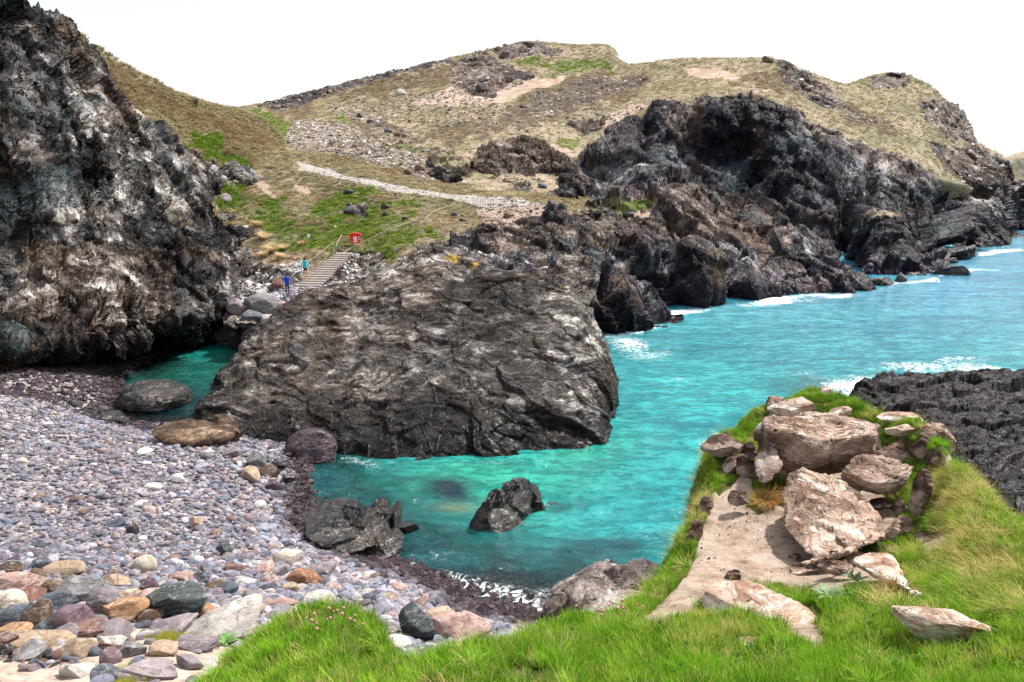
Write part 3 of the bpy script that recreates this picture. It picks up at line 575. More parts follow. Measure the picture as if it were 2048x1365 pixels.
land_obj('cliff', G, m_cliff, dict(tone=.015 + .09 * blur2(maskpoly(G, LT, 22), 8) - .13 * blur2(maskpoly(G, LD, 20), 8), warm=.5 * blur2(maskpoly(G, [[(40,540),(170,480),(330,530),(345,660),(60,700)],[(80,0),(180,100),(240,200),(300,270),(200,250),(120,110),(40,60)],[(380,300),(520,360),(500,380),(380,340)]], 20), 8), turf=1 - rk, green=.7 * blur2(maskpoly(G, LGR, 24), 8), soil=blur2(maskpoly(G, LSOIL, 8), 2) * .9, heath=blur2(maskpoly(G, LHE, 12), 3) * .8)); G_left = G; make_bvh('left', G[::2, ::2])
# ------------------------------------------------ great rock in the middle of the cove
S_ = [
 [(376,868,41),(376,862,40.5),(376,866,40),(377,872,39.6),(380,880,39.4)],
 [(408,800,44.5),(406,818,42.5),(408,838,41),(412,862,39.8),(415,884,39.2)],
 [(450,752,47.5),(450,785,44.5),(452,820,42),(458,855,40),(460,886,39)],
 [(498,690,51),(500,735,47),(505,790,43.5),(512,845,40.5),(515,892,38.9)],
 [(545,640,53.5),(548,700,48.5),(555,770,44),(562,840,40.6),(565,900,38.6)],
 [(608,598,56),(612,660,50.5),(620,745,45),(630,830,41),(635,908,38.3)],
 [(665,582,57),(670,645,51.5),(680,735,45.8),(690,830,40.6),(692,914,38)],
 [(725,566,58),(730,625,52.5),(740,725,46.2),(748,820,41.2),(750,918,37.7)],
 [(785,535,58.5),(790,600,53),(800,710,46.5),(808,815,41),(810,922,37.4)],
 [(850,512,58.5),(855,580,53),(865,700,46.5),(870,810,41),(875,922,37.5)],
 [(912,504,58),(915,575,53),(925,690,46.8),(930,808,41.2),(935,920,37.6)],
 [(975,538,56),(980,596,51.8),(985,695,46.5),(990,808,41.2),(995,918,37.7)],
 [(1040,557,54.5),(1043,612,50.5),(1048,705,45.8),(1050,808,41.3),(1055,914,37.9)],
 [(1095,576,53),(1100,629,49.5),(1103,715,45.3),(1105,808,41.4),(1108,910,38.1)],
 [(1145,606,51.5),(1150,657,48.4),(1152,730,45),(1152,808,41.8),(1152,906,38.4)],
 [(1182,652,50),(1188,689,47.6),(1190,742,45),(1186,812,42.2),(1180,898,38.9)],
 [(1214,708,48.5),(1220,732,47),(1218,765,45.2),(1208,820,43),(1198,888,39.8)],
 [(1229,750,48),(1233,757,47.2),(1228,780,45.8),(1216,825,44.2),(1208,878,41.5)],
 [(1222,764,50.5),(1228,767,49.5),(1226,785,48),(1216,828,46.5),(1208,868,44.5)]]
G = patch(cols_to_rows([[back_of(c[0], 5, -12), back_of(c[0], 4, -5), back_of(c[0], 2.0, -.8)] + c + [back_of(c[-1], .2, -2)] for c in S_]), 620, 860)
nrm = gnormals(G); nrm *= np.sign(-nrm[..., 1:2] + .9 * nrm[..., 2:3]); px, py = proj(G)
wv = np.stack([fbm(G * .3, 3, 105 + i) for i in range(3)], -1); q = (G + 1.1 * wv) @ rotm(10, -28, 15).T
b1 = blocks(q, .32, 101, aniso=(.7, 1, 1.5)); b2 = blocks(q, .95, 102, aniso=(.7, 1, 1.6))
e = sstep(0, 4, np.arange(G.shape[0]))[:, None] * sstep(0, 4, np.arange(G.shape[1]))[None] * sstep(0, 4, np.arange(G.shape[1])[::-1])[None]
u = (px - 800) * math.cos(.42) + (py - 700) * -math.sin(.42)
crack = np.exp(-np.abs((py - (700 + (px - 900) * -.42) + 10 * fbm(G * .5, 2, 3))) / 5.0) * sstep(640, 760, px) * sstep(1080, 1000, px)
fold = np.exp(-((px - 745) - (py - 700) * -.35) ** 2 / 300.0) * sstep(600, 680, py) * sstep(860, 790, py)
G = G + nrm * (e * (.24 * b1 + .09 * b2 + .50 * fbm(q * np.array([.16, .22, .3]), 4, 103, ridge=True) - .35 * crack + .35 * fold))[..., None]
m_big = mat_rock('great_rock_stone', .70, rot=(10, -28, 15), strat=(.8, 1, 2.0), amp=.42,
  pal=[(0.28, (.004, .004, .004)), (0.46, (.014, .0135, .0128)), (0.58, (.042, .040, .037)), (0.69, (.15, .143, .135)), (0.82, (.52, .50, .475))],
  tints=[((.12, .14, .145), .35, .60, .67, .5), ((.026, .024, .024), .14, .5, .62, .6)], wetz=(.6, 2.4), lichen=.03, wet_shade_dark=(.35, .36, .40))
o = link('great_rock', mesh_np('great_rock', G.reshape(-1, 3), grid_faces(*G.shape[:2])), m_big)
tag(o, 'huge dark folded rock standing in the turquoise cove, with orange lichen on its crest', 'sea rock'); make_bvh('big', G[::3, ::3]); G_big = G
fattr(o.data, 'tone', .0 + .10 * blur2(maskpoly(G, [[(1030,540),(1190,600),(1200,700),(1100,650),(1030,600)],[(700,590),(760,600),(740,720),(660,760),(690,680)],[(1100,690),(1215,690),(1200,860),(1130,860)],[(760,530),(900,500),(960,540),(860,600),(780,590)]], 16), 6) - .08 * blur2(maskpoly(G, [[(380,860),(620,800),(900,800),(1220,840),(1220,950),(380,950)]], 16), 6))
lg_ = lambda x, y, rx, ry: np.exp(-((px - x) / rx) ** 2 - ((py - y) / ry) ** 2)
fattr(o.data, 'lich', 1.1 * lg_(905, 515, 26, 10) + .9 * lg_(950, 530, 16, 8) + .6 * lg_(1115, 590, 30, 10) + .5 * lg_(965, 735, 8, 5) + .5 * lg_(1210, 720, 8, 8) + .45 * lg_(860, 530, 40, 10))
fattr(o.data, 'warm', .24 + .30 * blur2(maskpoly(G, [[(440,760),(600,590),(800,530),(900,520),(860,700),(700,860),(500,860)]], 16), 10))

# ------------------------------------------------ beach sheet that runs on under the water
BZ = [(-250,775,2.4),(0,790,2.2),(0,765,2.2),(100,760,1.6),(180,742,.7),(250,722,.1),(330,702,0.05),(420,680,.15),(470,660,.7),(360,740,-.7),(260,768,-.25),(330,770,-.7),(440,712,-1.0),(400,750,-1.5),
 (0,840,2.2),(110,832,1.5),(190,815,.35),(230,850,.35),(290,858,.15),(370,868,.35),(310,790,-.5),(380,820,-.6),(-250,900,2.6),(0,950,2.3),(150,950,1.9),(300,950,1.5),(450,940,1.1),(545,925,.7),(585,925,.35),(600,965,.1),(640,960,-.3),(720,940,-1.0),(900,960,-2.2),(1200,950,-4),
 (0,1080,2.6),(200,1080,2.2),(400,1080,1.8),(520,1060,1.1),(590,1060,.4),(640,1040,-.1),(720,1030,-.6),(620,1125,.9),(700,1120,.3),(800,1105,-.3),(950,1080,-1.4),(1100,1000,-3),
 (500,1180,2.0),(700,1175,1.1),(800,1165,.40),(880,1190,.12),(950,1222,.08),(1050,1248,.02),(1130,1250,.0),(930,1150,-.45),(1000,1210,-.15),(1040,1190,-.4),(1120,1150,-1.0),(1300,1100,-2.5),(1150,1200,-.35),
 (-200,1130,3.4),(0,1125,3.1),(150,1135,3.2),(300,1165,3.0),(450,1190,2.6),(0,1200,4.1),(200,1220,4.2),(400,1245,4.0),(600,1250,3.2),(700,1280,3.0),(900,1280,1.7),(1000,1290,1.1),(1150,1290,.9),
 (-200,1290,5.8),(0,1290,5.6),(150,1290,5.7),(300,1290,5.8),(430,1300,5.7),(100,1360,6.2),(300,1360,6.5),(450,1365,6.5),(0,1450,7),(300,1450,7.3),(600,1400,5.5),(900,1400,3.6),(1200,1400,3.0),
 (480,640,1.6),(560,640,2.0),(640,640,2.2),(520,615,2.6),(650,610,3.0)]
bp = np.array([atz(*q) for q in BZ]); extra = np.array([(18, 50, -5), (18, 30, -4.5), (12, 22, -3), (-8, 46, -1.5), (0, 60, -3), (0, 10, 7), (-20, 8, 8.5), (10, 70, -4), (12, 13, 0), (18, 16, -1.5), (-60, 30, 4), (-60, 60, 4)], float)
bp = np.vstack([bp, extra])
def tps_fit(xy, z, lam=.02):
    n = len(xy); d = np.linalg.norm(xy[:, None] - xy[None], axis=-1); K_ = d ** 2 * np.log(d + 1e-6); A = np.zeros((n + 3, n + 3)); A[:n, :n] = K_ + lam * np.eye(n) * 10
    A[:n, n:] = np.c_[np.ones(n), xy]; A[n:, :n] = A[:n, n:].T; return xy, np.linalg.solve(A, np.r_[z, 0, 0, 0])
def tps_eval(m, x, y):
    xy, w = m; r = w[-3] + w[-2] * x + w[-1] * y
    for i in range(len(xy)):
        d = np.sqrt((x - xy[i, 0]) ** 2 + (y - xy[i, 1]) ** 2); r = r + w[i] * d ** 2 * np.log(d + 1e-6)
    return r
BM = tps_fit(bp[:, :2], bp[:, 2]); beach_z = lambda x, y: np.clip(tps_eval(BM, np.asarray(x, float), np.asarray(y, float)), -6, 9)
xs = np.linspace(-48, 20, 430); ys = np.linspace(9, 72, 400); X, Y = np.meshgrid(xs, ys); Z = beach_z(X, Y)
G = np.stack([X, Y, Z], -1); G[..., 2] += .10 * fbm(G * .45, 3, 111); px, py = proj(G)
SANDB = [[(0,1270),(140,1262),(260,1240),(330,1262),(450,1285),(520,1320),(440,1500),(-200,1500),(-200,1300)]]
k = N('beach_ground', False); tc = k.n('TexCoord'); co = tc.outputs['Object']
sandm = k.attr('sand').outputs['Fac']; wetm = k.attr('wetness').outputs['Fac']
v = k.vor(co, 5.5); sc3 = k.n('SeparateColor'); k.t.links.new(v.outputs['Color'], sc3.inputs[0])
shing = k.ramp(sc3.outputs[0], [(0, (.05, .05, .06)), (.3, (.13, .12, .135)), (.55, (.2, .17, .17)), (.8, (.25, .21, .2)), (1, (.4, .36, .34))])
sand = k.ramp(k.noise(co, 2.6, 9, .75)[0], [(.28, (.11, .08, .06)), (.42, (.27, .21, .165)), (.54, (.41, .335, .28)), (.8, (.54, .47, .41))])
c = k.mix(k.step(k.add(sandm, k.mul(k.math('SUBTRACT', k.noise(co, 2.0, 5, .7)[0], .5), .8)), .4, .6), shing, sand)
c = k.mix(wetm, c, k.mix(1.0, c, (.12, .10, .12), 'MULTIPLY'))
m_beach = k.fin(k.bsdf(c, k.math('MULTIPLY_ADD', wetm, -.5, .85), .4, k.bump(k.add(v.outputs['Distance'], k.noise(co, 9, 6, .7)[0]), .6, .05)))
o = link('beach', mesh_np('beach', G.reshape(-1, 3), grid_faces(*G.shape[:2])), m_beach); tag(o, kind='structure')
fattr(o.data, 'sand', blur2(maskpoly(G, SANDB, 10), 1)); fattr(o.data, 'wetness', sstep(.55, .25, G[..., 2]))
make_bvh('beach', G)

# ------------------------------------------------ dark reef on the right
Rf = [
 [(1690,800,41),(1690,850,36),(1690,930,31),(1690,1010,28),(1690,1100,25)],
 [(1735,772,48),(1735,800,43.5),(1740,850,38),(1745,920,32.5),(1750,1020,27),(1750,1100,25)],
 [(1755,757,50),(1760,790,45),(1780,840,38.5),(1790,910,32.5),(1800,1000,27.5),(1800,1100,25)],
 [(1800,757,50.5),(1805,780,46),(1815,830,38.5),(1820,900,32.5),(1830,990,28),(1830,1100,25)],
 [(1860,760,49.5),(1860,790,44.5),(1865,835,38),(1870,900,32.5),(1880,990,28),(1880,1100,25)],
 [(1930,763,49),(1930,795,43.5),(1932,840,37.5),(1935,900,32.5),(1940,990,28),(1940,1100,25)],
 [(1990,757,49),(1990,790,43.5),(1990,840,37.3),(1995,900,32.3),(2000,990,28),(2000,1100,25)],
 [(2050,748,49),(2052,785,43.5),(2055,835,37.3),(2055,900,32.2),(2060,990,28),(2060,1100,25)],
 [(2180,745,49),(2185,785,43.5),(2190,835,37),(2190,900,32),(2200,990,28),(2200,1100,25)],
 [(2500,760,46),(2500,790,42),(2500,840,37),(2500,900,32),(2500,990,28),(2500,1100,25)]]
G = patch(cols_to_rows([[back_of(c[0], 2.5, -2.5)] + c for c in Rf]), 430, 560)
G[..., 2] -= 2.9 * sstep(85, 0, np.arange(560)[None] + 45 * fbm(G * .35, 3, 119) + 14)
nrm = np.zeros_like(G); nrm[..., 2] = 1
wv = np.stack([fbm(G * .35, 3, 115 + i) for i in range(3)], -1); q = (G + wv) @ rotm(0, 20, -25).T
b1 = blocks(q, .55, 121, aniso=(.5, 1.3, 1)); b2 = blocks(q, 1.5, 122, aniso=(.5, 1.3, 1)); e = sstep(0, 8, np.arange(G.shape[0]))[:, None]
dd = .36 * b1 + .13 * b2 + .58 * fbm(q * np.array([.16, .5, .5]), 4, 123, ridge=True)
G = G + nrm * (e * dd)[..., None]
m_reef = mat_rock('reef_stone', .42, rot=(0, 20, -25), strat=(.6, 1.8, 2.0), amp=.7, rough=.5, pal=[(0.30, (.004, .0035, .0045)), (0.60, (.007, .0055, .008)), (0.76, (.014, .010, .013)), (0.88, (.05, .043, .05)), (0.95, (.24, .23, .24))],
  tints=[((.026, .013, .016), .3, .48, .62, .7), ], wetz=None, spec=.25)
o = link('reef', mesh_np('reef', G.reshape(-1, 3), grid_faces(*G.shape[:2])), m_reef); tag(o, 'low dark purple-brown reef of wet jagged rock beyond the grassy outcrop', 'reef'); make_bvh('reef', G[::3, ::3])

# ------------------------------------------------ sea
def spaced(a, b, d0, g):
    out = [a]; d = d0
    while out[-1] < b: out.append(out[-1] + d); d *= g
    return np.array(out)
xs = np.concatenate([-spaced(0, 420, .22, 1.012)[::-1], spaced(.22, 900, .22, 1.010)]); ys = spaced(14, 1500, .20, 1.0085)
X, Y = np.meshgrid(xs, ys); G = np.stack([X, Y, 0 * X], -1); px, py = proj(G)
bz = np.where((X > -48) & (X < 20) & (Y < 72), beach_z(X, Y), -6.0); bz = np.where(X > 12, np.minimum(bz, -6 + 4 * sstep(20, 12, X)), bz)
wn = lambda s, f=.35: fbm(G * f, 4, s)
def blobs(L, warp=.9, s=5, f=.5):
    m = np.zeros(px.shape); w1, w2 = fbm(G * f, 4, s), fbm(G * f, 4, s + 9)
    for (x, y, rx, ry, w) in L: m = np.maximum(m, w * np.exp(-(((px - x + warp * 30 * w1) / rx) ** 2 + ((py - y + warp * 12 * w2) / ry) ** 2)))
    return m
def lines(L):
    m = np.zeros(px.shape); lw1, lw2 = fbm(G * .22, 4, 77) * 2, fbm(G * .18, 4, 78) * 2
    for (x0, y0, x1, y1, r0, w) in L:
        t = np.clip(((px - x0) * (x1 - x0) + (py - y0) * (y1 - y0)) / ((x1 - x0) ** 2 + (y1 - y0) ** 2), 0, 1)
        d = np.hypot((px - x0 - t * (x1 - x0)), (py - y0 - t * (y1 - y0)) + r0 * .9 * lw1); m = np.maximum(m, w * (.8 + .55 * lw2) * np.exp(-(d / (r0 * .95)) ** 2))
    return m
foam = lines([(1215,668,1320,655,7,.9),(1320,640,1340,630,6,1),(1330,628,1480,607,6,1.05),(1480,607,1600,598,6,1.05),(1600,598,1700,585,6,1.0),(1690,576,1760,566,5,.9),(1780,570,1870,555,6,1.0),(1880,548,1950,542,4,1.0),(1945,541,2000,541,3,.8),
   (1960,508,2048,497,4,1.0),(2048,497,2120,494,3,1.0),(1400,603,1430,600,7,1.1),(690,915,800,932,10,.45),(800,930,1100,925,6,.28),(720,1125,800,1145,8,.5),(800,1140,900,1165,14,.75),(900,1180,1000,1200,18,.95),(960,1200,1110,1215,22,1.05),(1040,1215,1120,1245,16,1.0),(850,1155,1000,1150,10,.45),(1000,1175,1110,1185,10,.5),(230,846,370,850,7,.5),(255,770,320,765,5,.35)])
foam = np.maximum(foam, blobs([(1265,690,42,16,.75),(1300,712,40,12,.5),(1700,770,60,18,.9),(1720,800,50,22,1.0),(1745,822,40,14,1.05),(1660,760,50,8,.5),(1850,735,90,12,.62),(1950,742,80,12,.72),(1920,720,60,7,.5),(1560,820,60,6,.2),(1600,745,60,6,.3),(1340,760,60,6,.28),(880,1110,60,12,.3),(1010,1200,90,22,1.0),(900,1168,70,18,.95),(1080,1232,60,18,1.3),(960,1175,60,10,.8),(840,1000,20,5,.35),(1085,1006,26,4,.4)]))
kelp = blobs([(905,978,44,26,1.2),(1180,1105,60,24,.85),(1250,1100,60,22,.8),(1090,1125,70,20,.55),(640,960,80,30,.7),(730,1000,80,26,.6),(830,965,60,14,.35),(1570,880,60,20,.25),(1600,765,70,10,.6),(1640,780,80,20,.7),(1320,1080,50,16,.5),(1120,1010,36,12,.8),(820,1075,80,26,.55),(900,1120,90,24,.6),(260,760,50,10,.5)])
sandp = blobs([(905,1015,40,10,.8)], .5)
o = link('sea', mesh_np('sea', G.reshape(-1, 3), grid_faces(*G.shape[:2])));
fattr(o.data, 'depth', -bz); fattr(o.data, 'foam', foam); fattr(o.data, 'kelp', kelp); fattr(o.data, 'sandbar', sandp)
near = blobs([(960,960,260,60,1),(1150,900,120,60,.9),(300,745,200,50,1.0),(450,730,100,60,1.0),(1000,1010,130,60,.8)], .3); fattr(o.data, 'greenness', near)
k = N('sea_water', False); tc = k.n('TexCoord'); co = tc.outputs['Object']; A = lambda nm: k.attr(nm).outputs['Fac']
cf = k.map(co, (0, 0, 12), (1, 1.9, 1)); 
w1 = k.noise(cf, .35, 3, .5, .4)[0]; w2 = k.noise(cf, 1.1, 4, .6, .3)[0]; w3 = k.noise(k.map(co, (0, 0, -20), (1, 1.6, 1)), 3.6, 4, .62, .2)[0]
lw = k.noise(k.map(co, (0, 0, 10), (1, 2.2, 1)), .05, 4, .6)[0]
hgt = k.add(k.mul(w1, .42), k.add(k.mul(w2, .26), k.mul(w3, .13)))
nrm_ = k.bump(hgt, 1.0, 1.25)
sx = k.n('SeparateXYZ'); k.t.links.new(co, sx.inputs[0])
far = k.step(k.add(sx.outputs[1], k.mul(sx.outputs[0], .8)), 55, 150)
deep = k.mix(far, (.012, .32, .335), (.05, .34, .49))
deep = k.mix(k.step(lw, .4, .62), deep, k.mix(1.0, deep, (.62, .76, .82), 'MULTIPLY'))
grn = k.mix(A('greenness'), deep, (.012, .30, .215))
# light through the crests painted in: lighter water colour where the surface is high
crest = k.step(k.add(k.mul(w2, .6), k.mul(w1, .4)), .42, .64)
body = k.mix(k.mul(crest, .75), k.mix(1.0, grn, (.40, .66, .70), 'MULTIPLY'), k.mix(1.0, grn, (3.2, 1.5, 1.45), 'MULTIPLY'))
body = k.mix(k.mul(A('kelp'), 1.0), body, (.006, .030, .045)); body = k.mix(A('sandbar'), body, (.22, .26, .13))
f1 = k.noise(k.map(co, (0, 0, 15), (1, 1.7, 1)), 1.2, 8, .75, 1.2)[0]; lace = k.math('ABSOLUTE', k.math('SUBTRACT', k.noise(co, 1.6, 6, .65, 1.5)[0], .5))
fs = k.add(A('foam'), k.add(k.mul(k.math('SUBTRACT', f1, .5), 2.1), k.mul(k.step(lace, 0, .09, .35, -.25), 1.0)))
fm = k.mul(k.step(fs, .38, 1.25), k.step(A('foam'), .05, .3))
gl = k.n('BsdfPrincipled'); k.put(gl.inputs['Base Color'], body); gl.inputs['Roughness'].default_value = .09; gl.inputs['IOR'].default_value = 1.33; k.put(gl.inputs['Normal'], nrm_)
clr = k.n('BsdfTransparent'); k.put(clr.inputs[0], (.62, .72, .78)); g2 = k.n('BsdfGlossy'); g2.inputs['Roughness'].default_value = .08; k.put(g2.inputs['Normal'], nrm_); fr = k.n('Fresnel'); fr.inputs[0].default_value = 1.33; k.put(fr.inputs[1], nrm_)
m1 = k.n('MixShader'); k.put(m1.inputs[0], fr.outputs[0]); k.t.links.new(clr.outputs[0], m1.inputs[1]); k.t.links.new(g2.outputs[0], m1.inputs[2])
m2 = k.n('MixShader'); k.put(m2.inputs[0], k.math('MAXIMUM', k.step(A('depth'), .15, 2.1), k.mul(A('kelp'), .9))); k.t.links.new(m1.outputs[0], m2.inputs[1]); k.t.links.new(gl.outputs[0], m2.inputs[2])
fb = k.bsdf((.80, .84, .88), .6, .3); m3 = k.n('MixShader'); k.put(m3.inputs[0], fm); k.t.links.new(m2.outputs[0], m3.inputs[1]); k.t.links.new(fb, m3.inputs[2])
o.data.materials.append(k.fin(m3.outputs[0])); tag(o, kind='structure')

# ------------------------------------------------ near ground: grassy ledge, sandy path, rocky outcrop
def res(c, n=7):
    w = np.array([at(*q) for q in c]); return catmull(w, np.linspace(0, len(w) - 1, n))
FC = [[(300,1700,3.0),(335,1560,4.0),(370,1460,5.1),(408,1392,6.1)],[(440,1600,3.2),(450,1460,4.6),(462,1382,5.8),(485,1318,6.9)],[(560,1600,3.2),(560,1440,4.6),(560,1335,5.9),(565,1262,7.1)],[(650,1600,3.1),(650,1425,4.5),(650,1305,5.9),(650,1228,7.2)],
 [(730,1600,3.1),(732,1425,4.4),(735,1320,5.8),(732,1258,6.8)],[(795,1600,3.0),(795,1440,4.2),(795,1372,4.95),(790,1318,5.6)],[(900,1600,3.0),(900,1440,4.2),(900,1370,4.95),(900,1320,5.6)],[(1000,1600,3.0),(1000,1435,4.2),(1000,1360,5.05),(1000,1308,5.8)],
 [(1075,1600,3),(1078,1425,4.3),(1078,1335,5.5),(1075,1268,6.6)],[(1150,1600,3),(1150,1425,4.3),(1150,1318,5.8),(1145,1240,7.2)],[(1230,1600,3),(1228,1425,4.4),(1225,1318,6.0),(1212,1232,7.6)],
 [(1300,1600,3),(1300,1425,4.4),(1300,1335,5.6),(1300,1292,6.3),(1298,1258,7.1),(1290,1228,7.9),(1272,1208,8.5)],
 [(1370,1600,3),(1370,1420,4.4),(1375,1312,5.9),(1370,1255,7.0),(1362,1205,8.2),(1350,1165,9.1),(1330,1135,9.8)],
 [(1430,1600,3),(1430,1400,4.6),(1440,1300,6.1),(1440,1222,7.8),(1430,1150,9.3),(1415,1080,10.6),(1392,1035,11.3)],
 [(1500,1600,3),(1500,1400,4.6),(1510,1300,6.1),(1510,1202,8.2),(1500,1122,9.9),(1465,1025,11.4),(1420,965,12.5)],
 [(1580,1600,3),(1580,1400,4.6),(1590,1292,6.2),(1590,1202,8.2),(1572,1122,9.9),(1530,990,11.9),(1432,895,13.6)],
 [(1660,1600,3),(1660,1390,4.7),(1670,1282,6.4),(1680,1192,8.1),(1670,1112,10.1),(1640,950,13.2),(1535,822,15.0)],
 [(1740,1600,3),(1740,1390,4.7),(1760,1282,6.4),(1775,1185,8.0),(1775,1095,10.2),(1740,930,13.4),(1640,787,15.7)],
 [(1830,1600,3),(1830,1390,4.7),(1840,1290,6.2),(1855,1192,7.7),(1862,1085,9.7),(1840,940,12.4),(1740,826,14.9)],
 [(1930,1600,3),(1930,1400,4.6),(1930,1302,6.0),(1940,1192,7.4),(1940,1080,8.8),(1910,965,10.9),(1850,858,13.2)],
 [(1970,1600,3),(1970,1400,4.55),(1970,1300,6),(1975,1192,7.3),(1975,1095,8.5),(1955,1030,9.6),(1925,950,11.4)],
 [(2020,1600,3),(2020,1400,4.5),(2020,1292,5.9),(2020,1192,7.2),(2015,1105,8.2),(2005,1060,8.9),(1978,1020,9.8)],
 [(2100,1600,3),(2100,1400,4.5),(2100,1292,5.8),(2100,1192,7.0),(2100,1112,7.9),(2095,1085,8.4),(2070,1060,9.0)],
 [(2350,1600,3),(2350,1400,4.5),(2350,1292,5.8),(2350,1192,6.9),(2350,1115,7.7),(2350,1095,8.0),(2350,1078,8.4)]]
FW = [res(c) for c in FC]; cols = []
for i, w in enumerate(FW):
    d = w[-1] - w[-2]; d[2] = 0; d /= np.linalg.norm(d)
    e_ = w[-1]; cols.append(np.vstack([w, e_ + d * .45 + [0, 0, -.7], e_ + d * .9 + [0, 0, -2.6], e_ + d * 1.3 + [0, 0, -9.5]]))
l0 = cols[0].copy(); cols = [l0 + np.array([-.7, .3, -4.5]), l0 + np.array([-.35, .15, -1.2])] + cols
G = patch(np.array(cols).transpose(1, 0, 2), 420, 560); nrm = gnormals(G); nrm *= np.sign(nrm[..., 2:3] - nrm[..., 1:2] * .2)
px, py = proj(G)
PATHF = [[(1255,1262),(1300,1222),(1345,1180),(1385,1120),(1405,1060),(1425,990),(1450,960),(1495,950),(1520,1000),(1570,1040),(1600,1090),(1640,1120),(1645,1160),(1600,1180),(1560,1165),(1490,1165),(1420,1195),(1370,1240),(1330,1275),(1275,1275)],
 [(1590,1150),(1700,1105),(1760,1100),(1800,1140),(1820,1200),(1700,1190),(1640,1200)],[(1540,800),(1760,850),(1770,1000),(1800,1050),(1700,1090),(1560,1060),(1520,960)],[(1560,1250),(1640,1245),(1650,1290),(1600,1300),(1560,1280)],[(1830,1085),(1900,1060),(1900,1100),(1850,1110)],[(1850,900),(1900,870),(1910,930),(1880,960)]]
GRA2 = [[(1430,895),(1500,895),(1490,945),(1440,985),(1415,970)],[(1570,795),(1650,770),(1700,820),(1740,830),(1740,850),(1690,840),(1640,830),(1590,812)],[(1760,860),(1850,850),(1900,900),(1880,960),(1840,930),(1800,910),(1760,890)],[(1490,1010),(1560,950),(1580,1000),(1510,1030)]]
pth = maskpoly(G, PATHF, 7, freq=.05); g2 = maskpoly(G, GRA2, 9, freq=.05); pth = blur2(np.clip(pth - g2, 0, 1), 1)
edge = sstep(6.6, 7.3, np.linspace(0, 1, 420) * 0 + 0)[:, None] if False else 0
mound = .16 * fbm(G * .9, 3, 131) + .05 * fbm(G * 3.5, 3, 132)
G = G + nrm * (mound * (1 - .75 * pth))[..., None]
k = N('turf_ground', False); tc = k.n('TexCoord'); co = tc.outputs['Object']; A = lambda nm: k.attr(nm).outputs['Fac']
nz = k.noise(co, 2.2, 7, .72)[0]; sand = k.ramp(k.noise(co, 3.0, 9, .78)[0], [(.32, (.13, .085, .06)), (.43, (.29, .21, .16)), (.55, (.42, .33, .27)), (.75, (.52, .44, .385))])
spk = k.vor(co, 26); sk = k.step(spk.outputs['Distance'], .14, .2, 1, 0); q3 = k.n('SeparateColor'); k.t.links.new(spk.outputs['Color'], q3.inputs[0]); sk = k.mul(sk, k.step(q3.outputs[0], .80, .82))
sk = k.mul(sk, k.step(k.noise(co, 1.3, 3)[0], .5, .58)); sand = k.mix(sk, sand, (.13, .10, .09))
dirt = k.ramp(k.noise(co, 6.0, 7, .75)[0], [(.3, (.03, .03, .012)), (.5, (.07, .085, .02)), (.75, (.17, .15, .07))])
c = k.mix(k.step(k.add(A('sand'), k.mul(k.math('SUBTRACT', nz, .5), .7)), .42, .58), dirt, sand)
g = k.n('NewGeometry'); sx = k.n('SeparateXYZ'); k.t.links.new(g.outputs['Normal'], sx.inputs[0])
c = k.mix(k.step(sx.outputs[2], .25, .45, 1, 0), c, k.ramp(nz, [(.3, (.05, .035, .022)), (.6, (.16, .11, .08)), (.8, (.3, .24, .19))]))
m_turf = k.fin(k.bsdf(c, .95, .15, k.bump(k.add(k.mul(k.noise(co, 5, 10, .8)[0], 1.6), k.mul(sk, .4)), .8, .05)))
o = link('ledge', mesh_np('ledge', G.reshape(-1, 3), grid_faces(*G.shape[:2])), m_turf); tag(o, kind='structure'); fattr(o.data, 'sand', pth); G_f = G; F_path = pth; F_n = nrm; make_bvh('fore', G)
# ------------------------------------------------ stones one can tell apart
T = dict(grey=(.20, .195, .20), slate=(.10, .115, .135), blue=(.13, .145, .18), purple=(.16, .11, .13), plum=(.075, .045, .065), brown=(.13, .085, .06), red=(.20, .10, .08), tan=(.38, .28, .20), orange=(.38, .22, .12), cream=(.52, .46, .37), pink=(.42, .28, .25), pale=(.46, .43, .40), white=(.70, .67, .62), green=(.07, .085, .08), dark=(.035, .032, .036), rust=(.22, .10, .05), pgrey=(.24, .20, .215), lichen=(.42, .31, .25), redb=(.20, .12, .10))
m_st = mat_stone('stone', 'obj', .62, scale=2.2, bumpd=.03); m_near = mat_stone('weathered_stone', 'obj', .85, True, scale=2.0, bumpd=.03)
def rock(name, px, py, w, h, tone, on, seed, label=None, cat='boulder', group=None, dr=.85, rot=(0, 0, 0), sub=4, mat=None, kind=None, lift=0.0, **kw):
    """stone of picture size w x h standing where the line of sight meets the ground"""
    r_ = hit(px, py + h * .40, on)
    if r_ is None: print('MISS', name, px, py); return None
    D = r_[0].y + .5 * dr * w / F * r_[0].y * .5
    c = at(px, py - lift, D); dist = np.dot(c - CAM, [0, cP, -sP]); W, Hh = w / F * dist, h / F * dist * 1.12
    v, f = stone_v(sub, (W, W * dr, Hh), seed, **kw); Rm = rotm(*rot); v = v @ Rm.T
    # keep the asked-for outline after turning
    v[:, 0] *= W / np.ptp(v[:, 0]); v[:, 2] *= Hh / np.ptp(v[:, 2]); v -= (v.max(0) + v.min(0)) / 2
    me = mesh_np(name, v, f, sub > 3 or True); o = link(name, me, mat or m_st, loc=c); t = T[tone] if isinstance(tone, str) else tone
    o.color = (*t, 1); tag(o, label, cat, group, kind); 
    if 'green' not in me.attributes and (mat in (globals().get('m_wr'),)): fattr(me, 'turf', np.zeros(len(v)))
    return o
BE = ['beach']
NB = 'boulders on the bank at the top of the beach'
